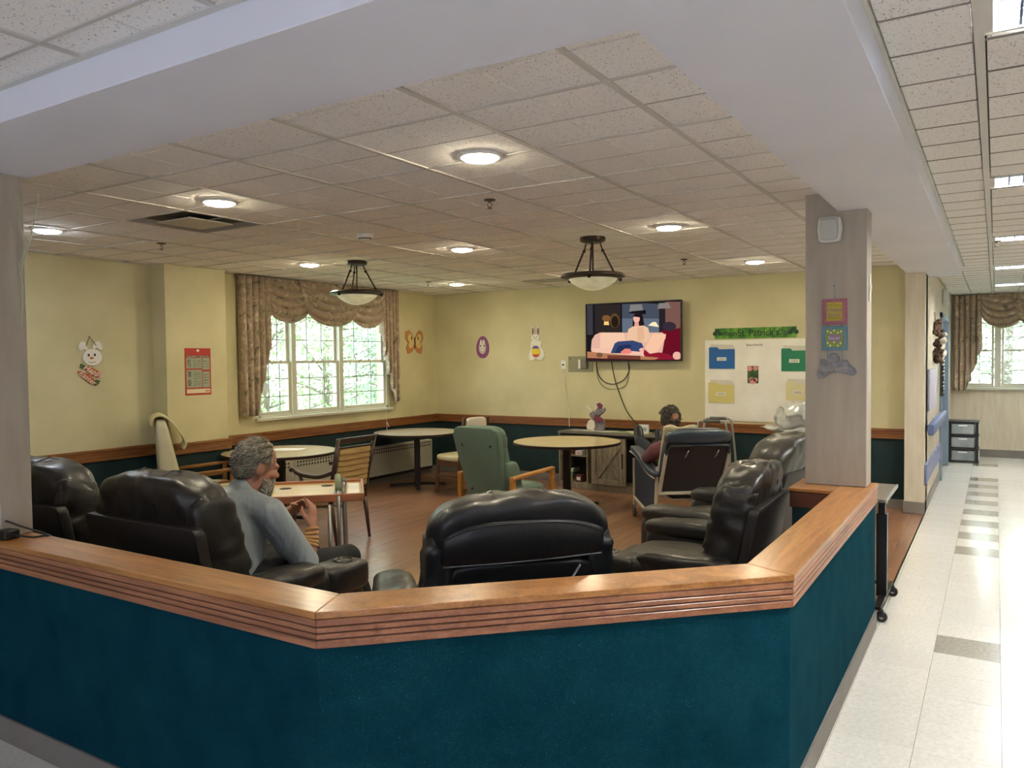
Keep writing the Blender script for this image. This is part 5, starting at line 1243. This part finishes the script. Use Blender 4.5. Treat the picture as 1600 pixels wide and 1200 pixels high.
# ---------------------------------------------------------------- plastic bag on chair back, blue bin
t = thing('black_chair', 'black metal framed chair behind the round-headed recliner, holding up a plastic bag', 'chair', (-1.75, 8.35, 0), 180)
for s in (-1, 1):
    MB().bar((s*.13, -.02, .3), (s*.12, -.02, .90), .05, .03, up=(0, 1, 0)).build('back_post', m_black, t, bevel=.004)
    for y_ in (-.02, .34): MB().bar((s*.18, y_, 0), (s*.18, y_, .44), .03, .03).build('leg', m_black, t)
MB().cushion((0, .16, .44), (.21, .22, .04), 5, 6).build('seat', m_dark, t, smooth=True)
def crumple(v):
    n1 = noise.noise(v*9)*.05+noise.noise(v*22)*.02; return (v.x*(1+n1)+n1, v.y+n1, v.z+n1*.8)
m_bag = mat('plastic_film', (206, 208, 198), .18, spec=.8, c2=(186, 190, 182), nscale=12)
m_bag.node_tree.nodes['Principled BSDF'].inputs['Transmission Weight'].default_value = .25
bagp = MB().cushion((0, 0, 0), (.20, .13, .15), 2.4, 16, wr=.5, ws=14, fn=crumple); 
t = thing('plastic_bag', 'crumpled clear plastic bag draped on the black chair posts before the poster board', 'bag', (-1.76, 8.36, 0)); 
o = bagp.build('bag_film', m_bag, t, smooth=True); o.location = (0, 0, 1.0)
o = MB().grid(lambda u, v: (-.30+.62*u+.02*math.sin(v*9), -.02-.12*math.sin(PI*v)+.02*math.sin(u*17+v*5), .90-.05*u+.06*math.sin(PI*u)*(1-v)-.08*v*math.sin(PI*u)+.012*math.sin(u*23)), 22, 12).build('bag_skirt', m_bag, t, smooth=True); solid(o, .003)
t = thing('bedside_stand', 'small grey stand with a blue tub on it, half hidden behind the near column', 'stand', (-1.30, 6.75, 0), 0)
MB().box(-.16, .16, -.16, .16, .40, .43).build('stand_top', mat('stand_grey', (170, 168, 158), .4), t, bevel=.008)
MB().box(-.15, .15, -.14, .14, .22, .38).build('stand_body', m_dark, t, bevel=.008)
for sx_ in (-1, 1):
    for sy_ in (-1, 1): MB().box(sx_*.14-.012, sx_*.14+.012, sy_*.13-.012, sy_*.13+.012, 0, .23).build('leg', m_black, t)
o = MB().lathe([(.06, 0), (.08, .14), (.086, .145), (.086, .155), (.076, .155), (.056, .01)], 20).build('tub', mat('tub_blue', (24, 104, 168), .4), smooth=True); o.location = (-1.30, 6.75, .4305); tag(o, 'bright blue plastic tub on the grey stand behind the near column', 'tub')
MB().tube([(.08, 0, .15), (.0, 0, .26), (-.08, 0, .15)], .004, 6).build('handle', m_white, o)
# ---------------------------------------------------------------- overbed table at the wall end
t = thing('overbed_table', 'black wheeled overbed table standing against the end of the half wall', 'table', (-.585, 5.52, 0), 90)
MB().box(-.36, .30, -.02, .20, .742, .762).build('table_top', mat('top_greybrown', (104, 98, 90), .4), t, bevel=.006)
MB().box(-.36, .30, -.032, -.02, .740, .764).build('top_edge', m_alu, t, bevel=.003)
MB().box(-.06, .03, .0, .06, .09, .62).build('column_sleeve', m_black, t, bevel=.004); MB().box(-.045, .015, .01, .05, .6, .745).build('inner_column', m_black, t, bevel=.003)
MB().box(-.062, -.055, -.004, .0, .09, .62).build('chrome_strip', m_chrome, t)
MB().box(-.30, .30, .0, .045, .075, .10).box(-.32, -.28, .0, .30, .075, .10).box(.28, .32, .0, .30, .075, .10).build('base_frame', m_black, t, bevel=.004)
def caster(x, y, p_):
    w_ = MB().lathe([(.01, -.012), (.030, -.012), (.034, -.006), (.034, .006), (.030, .012), (.01, .012)], 18, T(x, y, .034, 0, 90)).build('caster', m_black, p_, smooth=True, auto=40)
    MB().box(x-.016, x+.016, y-.012, y+.012, .034, .076).build('caster_fork', m_dark, w_); MB().lathe([(.012, -.014), (.012, .014)], 12, T(x, y, .034, 0, 90)).build('hub', m_alu, w_)
for x_, y_ in ((-.30, .0), (.30, .0), (-.30, .28), (.30, .28)): caster(x_, y_, t)
MB().tube([(-.20, .0, .742), (-.24, -.02, .725), (-.28, -.015, .728)], .008, 6).build('height_lever', m_chrome, t)
# ---------------------------------------------------------------- power adapter on the cap
t = thing('power_adapter', 'black power adapter box with white label on the wooden cap by the left column', 'adapter', (-3.76, 1.735, CAP+.0005), 8)
MB().box(-.17, .13, -.035, .03, 0, .04).build('adapter_body', m_dark, t, bevel=.006, seg=2)
MB().box(-.005, .055, -.0362, -.0345, .010, .030).build('white_label', mat('label_white', (190, 188, 190), .5), t)
pts = spline([(.13, .0, .02), (.17, .01, .015), (.20, .045, .006), (.215, .09, .004), (.22, .125, -.03)], 5)
MB().tube(pts, .0045, 8).build('output_cable', m_dark, t, smooth=True)
pts = spline([(-.17, -.0, .03), (-.06, .005, .072), (.05, .01, .074), (.14, .04, .045), (.20, .09, .012), (.24, .128, -.02)], 5)
MB().tube(pts, .0045, 8).build('mains_cable', m_dark, t, smooth=True)
# grass-like twigs by the left column
t = thing('pale_twigs', 'pale hanging branch twigs beside the top of the near left column', 'twigs', (-3.698, 1.84, 2.05), 0)
m_tw = mat('twig_pale', (176, 178, 150), .6)
for a in ([(0, 0, .0), (.02, .02, .10), (.012, .01, .18), (.03, .0, .26), (.02, .0, .34)], [(0, 0, -.03), (.05, .03, .14), (.09, .05, .33)], [(0, 0, .03), (.012, .01, -.10), (.006, .0, -.25)]):
    MB().tube(spline(a, 3), .0028, 5).build('twig', m_tw, t, smooth=True)
# ---------------------------------------------------------------- geri chair and people
m_vin = mat('vinyl_slate', (62, 76, 88), .35, c2=(54, 66, 78), nscale=6, coat=.2); m_vind = mat('vinyl_dark', (34, 36, 40), .5); m_side = mat('side_fabric', (40, 46, 60), .7); m_frm = mat('frame_cream', (192, 186, 166), .35)
g = thing('geriatric_chair', 'slate blue wheeled reclining chair with cream metal frame, seen from behind', 'recliner chair', (-2.44, 7.10, 0), 128-90)
LG = lambda x, y, z: (x, y-(z-.36)*.52, z)
p = [(-.29, .36), (.29, .36), (.30, .86), (.25, .93), (-.25, .93), (-.30, .86)]; n = len(p)
MB().add([LG(x, -.02, z) for x, z in p]+[LG(x, .03, z) for x, z in p], [tuple(range(n)), tuple(range(2*n-1, n-1, -1))]+[(i, i+n, (i+1) % n+n, (i+1) % n) for i in range(n)]).build('back_board', m_vind, g, bevel=.008)
MB().cushion((0, .07, .66), (.295, .07, .33), 5, 12, wr=.12, fn=lambda v: LG(v.x, v.y, v.z)).build('back_cushion', m_vin, g, smooth=True)
MB().cushion((0, .04, .905), (.305, .09, .075), 3.5, 12, wr=.15, fn=lambda v: LG(v.x, v.y, v.z)).build('head_roll', m_vin, g, smooth=True)
MB().tube([LG(-.30, -.03, .74), LG(-.27, -.055, .835), LG(.27, -.055, .835), LG(.30, -.03, .74)], .014, 8).build('push_bar', mat('push_bar_black', (30, 32, 36), .3), g, smooth=True)
for x in (-.13, .15):
    MB().tube([LG(x, -.03, .70), LG(x+.015, -.06, .74), LG(x+.03, -.06, .79), LG(x+.035, -.03, .80)], .007, 6).build('release_hook', m_chrome, g, smooth=True)
for s in (-1, 1):
    MB().bar(LG(s*.295, -.035, .36), LG(s*.295, -.035, .76), .03, .022, up=(0, 1, 0)).build('back_rail', m_frm, g, bevel=.004)
MB().bar(LG(-.30, -.035, .37), LG(.30, -.035, .37), .022, .028).build('cross_rail', m_frm, g, bevel=.004)
MB().cushion((0, .33, .40), (.27, .30, .06), 5, 8).build('seat', m_vin, g, smooth=True)
MB().cushion((0, .80, .50), (.24, .26, .045), 5, 8, fn=lambda v: (v.x, v.y, v.z+(v.y-.55)*.35)).build('leg_rest', m_vin, g, smooth=True)
for s in (-1, 1):
    a = MB()
    a.bar((s*.32, .02, .05), (s*.32, -.06, .62), .03, .022, up=(0, 1, 0)); a.bar((s*.32, .76, .10), (s*.32, .76, .60), .02, .02, up=(0, 1, 0)); a.bar((s*.32, .02, .10), (s*.32, .76, .20), .02, .025)
    a.build('side_frame', m_frm, g, bevel=.003)
    MB().prism([(.02, .12), (.75, .21), (.75, .60), (.45, .58), (.0, .54)], s*.305-.008, s*.305+.008, Matrix(((0, 1, 0, 0), (1, 0, 0, 0), (0, 0, 1, 0), (0, 0, 0, 1)))).build('side_panel', m_side, g)
    ar = MB().cushion((s*.325, .34, .62), (.05, .44, .035), 4, 14, fn=lambda v: (v.x, v.y, v.z+.16*(1/(1+math.exp(-(v.y-.34)*9)))-.07)).build('armrest', m_vin, g, smooth=True)
    MB().tube([(s*.325+(-.035 if s < 0 else .035), .34-.42+.84*k/12, .585+.16*(1/(1+math.exp(-(-.42+.84*k/12)*9)))-.07) for k in range(13)], .008, 6).build('armrest_trim', m_frm, ar, smooth=True)
    for y_ in (.03, .76):
        w_ = MB().lathe([(.01, -.012), (.045, -.012), (.05, 0), (.045, .012), (.01, .012)], 18, T(s*.32, y_, .05, 0, 90)).build('caster', mat('caster_grey', (60, 60, 60), .5), g, smooth=True, auto=40)
        MB().box(s*.32-.02, s*.32+.02, y_-.015, y_+.015, .05, .12).build('caster_fork', m_chrome, w_, bevel=.003)
MB().box(-.10, .10, .15, .4, .27, .28).build('paper_pocket', m_pap, g)
tw_ = MB().grid(lambda u, v: LG(-.29+.30*u, .155-.02*v+.01*math.sin(u*11), 1.0-.40*v+.012*math.sin(u*9+v*4)), 10, 12).build('head_towel', mat('towel_cream', (208, 198, 160), .95, bump=.6, bscale=90), None, smooth=True)
solid(tw_, .02); tw_.matrix_world = Matrix.Translation((-2.44, 7.10, 0)) @ Matrix.Rotation(math.radians(38), 4, 'Z'); tag(tw_, 'cream towel draped over the back of the slate blue reclining chair', 'towel')
# ---- bodies by fused volumes
def fuse(name, mb, mt, parent, vox=.008, smooth_it=4, label=None):
    o = mb.build(name, mt, None)
    md = o.modifiers.new('r', 'REMESH'); md.mode = 'VOXEL'; md.voxel_size = vox; md.use_smooth_shade = True
    ms = o.modifiers.new('s', 'SMOOTH'); ms.iterations = smooth_it; ms.factor = .5
    dg = bpy.context.evaluated_depsgraph_get(); me = bpy.data.meshes.new_from_object(o.evaluated_get(dg)); nm = o.name
    bpy.data.objects.remove(o); me.name = name; o2 = bpy.data.objects.new(name, me); C.objects.link(o2)
    me.materials.clear(); me.materials.append(mt); me.shade_smooth()
    if parent: o2.parent = parent
    if label: o2['label'] = label
    return o2
m_skin = mat('skin', (186, 138, 110), .5, c2=(168, 114, 90), nscale=14); m_skin.node_tree.nodes['Principled BSDF'].inputs['Subsurface Weight'].default_value = .08
m_hair = mat('hair_grey', (150, 142, 124), .8, c2=(104, 98, 86), nscale=40, stretch=(1, 1, 3)); m_beard = mat('beard_grey', (156, 148, 132), .85, c2=(120, 112, 98), nscale=40)
m_shirt = mat('shirt_grey_blue', (160, 168, 168), .85, c2=(146, 156, 160), nscale=7, bump=.9, bscale=7, bdist=.05, stretch=(1, 1, .45))
def head(mb, c, yaw, pitch=0, roll=0, s=1.0):
    """face looks along local +y"""
    mm = Matrix.Translation(c) @ Euler((math.radians(pitch), math.radians(roll), math.radians(yaw))).to_matrix().to_4x4() @ Matrix.Scale(s, 4)
    mb.ball((0, -.012, .02), (.073, .092, .095), 10, mm)          # cranium
    mb.ball((0, .025, -.045), (.058, .062, .072), 8, mm)          # face
    mb.ball((0, .048, -.10), (.032, .030, .026), 6, mm)           # chin
    mb.ball((0, .080, .012), (.052, .014, .014), 6, mm)           # brow
    mb.ball((0, .098, -.030), (.013, .018, .016), 5, mm); mb.tube([(0, .084, .0), (0, .102, -.030)], [.008, .011], 6, mm)   # nose
    mb.ball((0, .086, -.068), (.026, .010, .009), 5, mm)          # lips
    for q_ in (-1, 1):
        mb.ball((q_*.074, -.012, -.018), (.010, .020, .032), 5, mm)   # ears
        mb.ball((q_*.040, .062, -.030), (.022, .022, .018), 5, mm)    # cheeks
        mb.ball((q_*.026, .078, -.004), (.012, .010, .009), 4, mm)    # eyelids
    return mm
def eyes(mm, parent):
    for q_ in (-1, 1):
        e = MB().ball((q_*.027, .0765, -.003), .0105, 5, mm).build('eye', mat('eye_white', (220, 216, 208), .3), parent, smooth=True)
        MB().ball((q_*.027, .0855, -.003), .0040, 4, mm).build('pupil', m_ink, e, smooth=True)
    return
def hair_tufts(mb, mm, rnd, n, cond, r0=1.0, L=.05, w=.010, down=.3, fl=.35):
    k = 0
    while k < n:
        a, b = rnd.uniform(0, 2*PI), math.acos(rnd.uniform(-1, 1))
        d = Vector((math.sin(b)*math.cos(a), math.sin(b)*math.sin(a), math.cos(b)))
        if not cond(d): k += .34; continue
        p_ = Vector((d.x*.076*r0, -.014+d.y*.095*r0, .02+d.z*.098*r0))
        t_ = Vector((rnd.uniform(-.5, .5), -.55-.3*rnd.random(), rnd.uniform(-.5, .2)-down)); t_ = (t_-d*t_.dot(d)).normalized()
        t_ = (t_+d*rnd.uniform(.02, fl)).normalized()
        q1 = p_+t_*L*.5*rnd.uniform(.6, 1.1); q2 = q1+(t_-d*.25+Vector((rnd.uniform(-.2, .2), 0, -down*.6))).normalized()*L*.6
        mb.tube([p_-d*.01, q1, q2], [w, w*.75, w*.15], 5, mm); k += 1
def hand(mb, wrist, fwd, palm_n, s=1.0, curl=35, spread=6, thumb_side=1, curls=None):
    """wrist point, direction of fingers, palm normal (the way the palm faces)"""
    f = Vector(fwd).normalized(); n_ = Vector(palm_n); n_ = (n_-f*n_.dot(f)).normalized(); x = f.cross(n_)*thumb_side
    w = Vector(wrist)
    P_ = lambda a, b, c: w+x*a*s+f*b*s+n_*c*s
    mm = Matrix(((x.x, f.x, n_.x, 0), (x.y, f.y, n_.y, 0), (x.z, f.z, n_.z, 0), (0, 0, 0, 1))); mm = Matrix.Translation(P_(0, .045, 0)) @ mm
    mb.cushion((0, 0, 0), (.036*s, .046*s, .014*s), 3, 6, mm)
    mb.capsule([P_(0, -.03, 0), P_(0, .02, 0)], [.024*s, .024*s], 8)
    lens = [.070, .080, .074, .058]
    for i in range(4):
        c = (curls[i] if curls else curl); a0 = .027-.018*i; L = lens[i]; ang = math.radians(c*.6); p_ = P_(a0, .082, 0); sp = math.radians(spread*(1.5-i))
        pts = [P_(a0*.8, .05, 0), p_]; d_ = 0
        for k, fr in enumerate((.45, .32, .23)):
            d_ += ang if k == 0 else math.radians(c)
            dv = (f*math.cos(d_)+n_*math.sin(d_)); dv = (dv+x*math.sin(sp)).normalized(); p_ = p_+dv*L*fr*s; pts.append(p_)
        mb.capsule(pts, [.0085*s, .0092*s, .0085*s, .0078*s, .0065*s], 8)
    t0 = P_(.026, .012, .004); t1 = P_(.050, .042, .016); t2 = P_(.054, .070, .026); t3 = P_(.046, .092, .032)
    mb.capsule([P_(.012, .006, 0), t0, t1, t2, t3], [.014*s, .014*s, .0115*s, .0098*s, .008*s], 8)
# --- man 1 (world coordinates relative to the base point)
B1 = Vector((-3.42, 2.80, 0)); man = thing('person', 'seated grey-haired bearded man in a grey-blue shirt looking at his hands, in the left recliner', 'person', B1)
V = lambda x, y, z: Vector((x, y, z))-B1
pel = V(-3.42, 2.74, .50); ch = V(-3.41, 2.73, .74); nk = V(-3.39, 2.77, .925); hdc = V(-3.365, 2.86, 1.075)
shR, elR, wrR = V(-3.215, 2.80, .84), V(-3.145, 3.00, .535), V(-3.175, 3.06, .735)
shL, elL, wrL = V(-3.60, 2.82, .84), V(-3.62, 3.12, .66), V(-3.40, 3.16, .80)
hipR, knR, anR = V(-3.30, 2.80, .48), V(-3.17, 3.32, .50), V(-3.17, 3.50, .10)
hipL, knL, anL = V(-3.53, 2.80, .48), V(-3.52, 3.34, .50), V(-3.52, 3.50, .10)
b = MB()
mm1 = head(b, hdc, -20, -16, 0, 1.14)
b.capsule([nk, hdc+Vector((.0, -.02, -.06))], [.062, .060], 12)
b.capsule([pel, ch, V(-3.405, 2.76, .86)], [.14, .145, .10], 14); b.capsule([shL, V(-3.405, 2.77, .88), shR], [.06, .075, .06], 12)
b.capsule([shR, (shR+elR)/2, elR], [.055, .046, .038], 10); b.capsule([elR, elR*.6+wrR*.4, wrR], [.037, .038, .026], 10)
b.capsule([shL, (shL+elL)/2, elL], [.055, .046, .038], 10); b.capsule([elL, elL*.6+wrL*.4, wrL], [.037, .038, .026], 10)
hand(b, wrR, V(-3.20, 3.09, .84)-wrR, (-.8, -.1, .1), 1.05, curl=22, thumb_side=1, curls=[20, 28, 34, 40])
hand(b, wrL, Vector((.9, -.15, .35)), (.1, -.5, -.8), 1.05, curl=30, thumb_side=-1, curls=[14, 30, 40, 46])
for h_, k_, a_ in ((hipR, knR, anR), (hipL, knL, anL)): b.capsule([h_, k_, a_], [.085, .06, .04], 12)
fuse('body', b, m_skin, man, .0075, 3)
hm = MB(); hm.ball((0, -.028, .038), (.078, .092, .088), 8, mm1); hm.ball((0, -.075, -.02), (.064, .040, .065), 6, mm1)
rnd = random.Random(9); hair_tufts(hm, mm1, rnd, 620, lambda d: (d.z > .15 and d.y < .55) or (d.y < -.05 and d.z > -.75), 1.02, .055, .0075, .35, .42)
hm.build('hair', m_hair, man, smooth=True)
bm_ = MB(); rnd = random.Random(4)
for k in range(170):
    a = rnd.uniform(-1, 1); zz = rnd.uniform(-.115, -.050); p_ = Vector((a*.060, .083-.052*a*a-max(0, -.09-zz)*.3, zz))
    bm_.tube([p_-Vector((0, .012, 0)), p_+Vector((a*.01, .010, -.012)), p_+Vector((a*.012, .012, -.034))], [.009, .007, .002], 5, mm1)
bm_.build('beard', m_beard, man, smooth=True)
eyes(mm1, man)
s_ = MB()
s_.capsule([V(-3.42, 2.73, .46), V(-3.41, 2.71, .60), ch+Vector((0, -.005, 0)), V(-3.405, 2.75, .86)], [.165, .17, .172, .125], 16)
s_.capsule([shL+Vector((0, -.0, .0)), V(-3.405, 2.755, .885), shR], [.082, .10, .082], 14)
s_.capsule([shR, shR*.45+elR*.55+Vector((.0, -.01, 0)), elR*.93+shR*.07], [.085, .080, .068], 14); s_.capsule([shL, shL*.45+elL*.55, elL*.9+shL*.1], [.085, .078, .066], 14)
s_.capsule([V(-3.40, 2.80, .90), V(-3.395, 2.775, .945)], [.088, .078], 14)
sh_ = fuse('shirt', s_, m_shirt, man, .009, 4)
p_ = MB()
for h_, k_, a_ in ((hipR, knR, anR), (hipL, knL, anL)): p_.capsule([h_+Vector((0, -.02, -.01)), (h_+k_)/2, k_, k_*.5+a_*.5, a_], [.115, .10, .080, .068, .060], 14)
p_.capsule([hipL, hipR], [.12, .12], 12); fuse('trousers', p_, mat('trousers_black', (22, 22, 24), .85, c2=(30, 30, 32), nscale=6), man, .011, 3)
for a_ in (anR, anL):
    MB().cushion(tuple(a_+Vector((0, .07, -.055))), (.045, .125, .042), 3, 8).build('shoe', m_dark, man, smooth=True)
bdg = MB(); dv = (wrR-elR)
for k in range(5):
    c = elR+dv*(.50+.10*k); rr = .036-.002*k; ring_ = []
    q_ = dv.normalized(); xx = q_.cross(Vector((0, 1, 0))).normalized(); yy = q_.cross(xx)
    bdg.tube([c+xx*rr*math.cos(a)+yy*rr*math.sin(a)+q_*.006*math.sin(a+k) for a in [2*PI*j/14 for j in range(14)]], .010, 6, closed=True)
bdg.build('arm_bandage', mat('bandage_tan', (206, 160, 104), .85, c2=(190, 144, 88), nscale=30), man, smooth=True)
MB().ball(tuple(elR*.80+wrR*.20+Vector((.030, -.022, 0))), (.016, .012, .020), 5).build('dark_patch', mat('patch_dark', (44, 24, 18), .6), man, smooth=True)
# --- man 2 in the slate chair
B2 = Vector((-2.60, 7.30, 0)); man2 = thing('person', 'curly-haired person in a maroon shirt reclining with legs raised in the slate blue chair', 'person', B2)
V = lambda x, y, z: Vector((x, y, z))-B2
fw = Vector((math.cos(math.radians(128)), math.sin(math.radians(128)), 0)); rt = Vector((fw.y, -fw.x, 0))
O2 = Vector((-2.44, 7.10, 0))-B2
G_ = lambda x, y, z: O2+rt*x+fw*y+Vector((0, 0, z))
hd2 = V(-2.695, 7.27, 1.03)
nk2 = G_(-.14, -.10, .86); pl2 = G_(-.06, .28, .50); c2_ = G_(-.10, .06, .70)
b = MB(); mm2 = head(b, hd2, 128-90+12, 8, 0, 1.08)
b.capsule([nk2, hd2+Vector((0, 0, -.06))], [.058, .055], 10); b.capsule([pl2, c2_, G_(-.13, -.03, .80)], [.15, .14, .10], 12)
sl, sr = G_(-.30, .04, .76), G_(.06, .02, .78); el, er = G_(-.33, .26, .66), G_(.20, .26, .64); wl_, wr_ = G_(-.16, .44, .62), G_(.06, .44, .62)
for a_, e_, w__ in ((sl, el, wl_), (sr, er, wr_)): b.capsule([a_, e_, w__], [.052, .040, .027], 10)
hand(b, wl_, G_(.0, .50, .61)-wl_, (0, 0, -1), 1.0, 30, thumb_side=-1); hand(b, wr_, G_(-.08, .50, .61)-wr_, (0, 0, -1), 1.0, 30, thumb_side=1)
kl, kr = G_(-.16, .70, .66), G_(.08, .70, .66); al, ar_ = G_(-.17, 1.03, .74), G_(.06, 1.03, .70)
for k_, a_, x in ((kl, al, -.15), (kr, ar_, .05)): b.capsule([G_(x, .28, .52), k_, a_], [.085, .06, .042], 10)
fuse('body', b, m_skin, man2, .009, 3)
eyes(mm2, man2)
hm = MB(); hm.ball((0, -.02, .045), (.078, .088, .082), 8, mm2); rnd = random.Random(19)
hair_tufts(hm, mm2, rnd, 330, lambda d: ((d.z > -.5 and d.y < .3) and not (d.y < -.72 and .1 < d.z < .65)) or (d.z > .3 and d.y < .6 and not (d.y < -.72 and d.z < .65)), 1.04, .045, .010, .15, .6)
hm.build('hair', mat('hair_dark_grey', (92, 84, 72), .85, c2=(60, 56, 48), nscale=40), man2, smooth=True)
MB().ball((0, -.100, .045), (.036, .020, .036), 6, mm2).build('bald_spot', m_skin, man2, smooth=True)
s_ = MB(); s_.capsule([pl2, c2_, G_(-.13, -.03, .80)], [.165, .16, .115], 14); s_.capsule([sl, G_(-.12, -.02, .82), sr], [.075, .09, .075], 12)
for a_, e_ in ((sl, el), (sr, er)): s_.capsule([a_, e_*.9+a_*.1], [.075, .060], 12)
fuse('shirt', s_, mat('shirt_maroon', (112, 66, 72), .85, c2=(96, 54, 62), nscale=9), man2, .010, 4)
p_ = MB()
for k_, a_, x in ((kl, al, -.15), (kr, ar_, .05)): p_.capsule([G_(x, .26, .50), k_, a_], [.11, .078, .060], 12)
fuse('trousers', p_, mat('trousers_navy', (26, 30, 40), .85), man2, .011, 3)
for a_ in (al, ar_):
    q_ = Matrix.Translation(a_+fw*.05+Vector((0, 0, .05))) @ Matrix.Rotation(math.radians(38), 4, 'Z') @ Matrix.Rotation(math.radians(62), 4, 'X')
    s2_ = MB().cushion((0, .0, 0), (.046, .125, .040), 3, 8, q_).build('shoe', m_dark, man2, smooth=True); MB().cushion((0, 0, -.036), (.048, .128, .012), 4, 6, q_).build('sole', m_black, s2_, smooth=True)
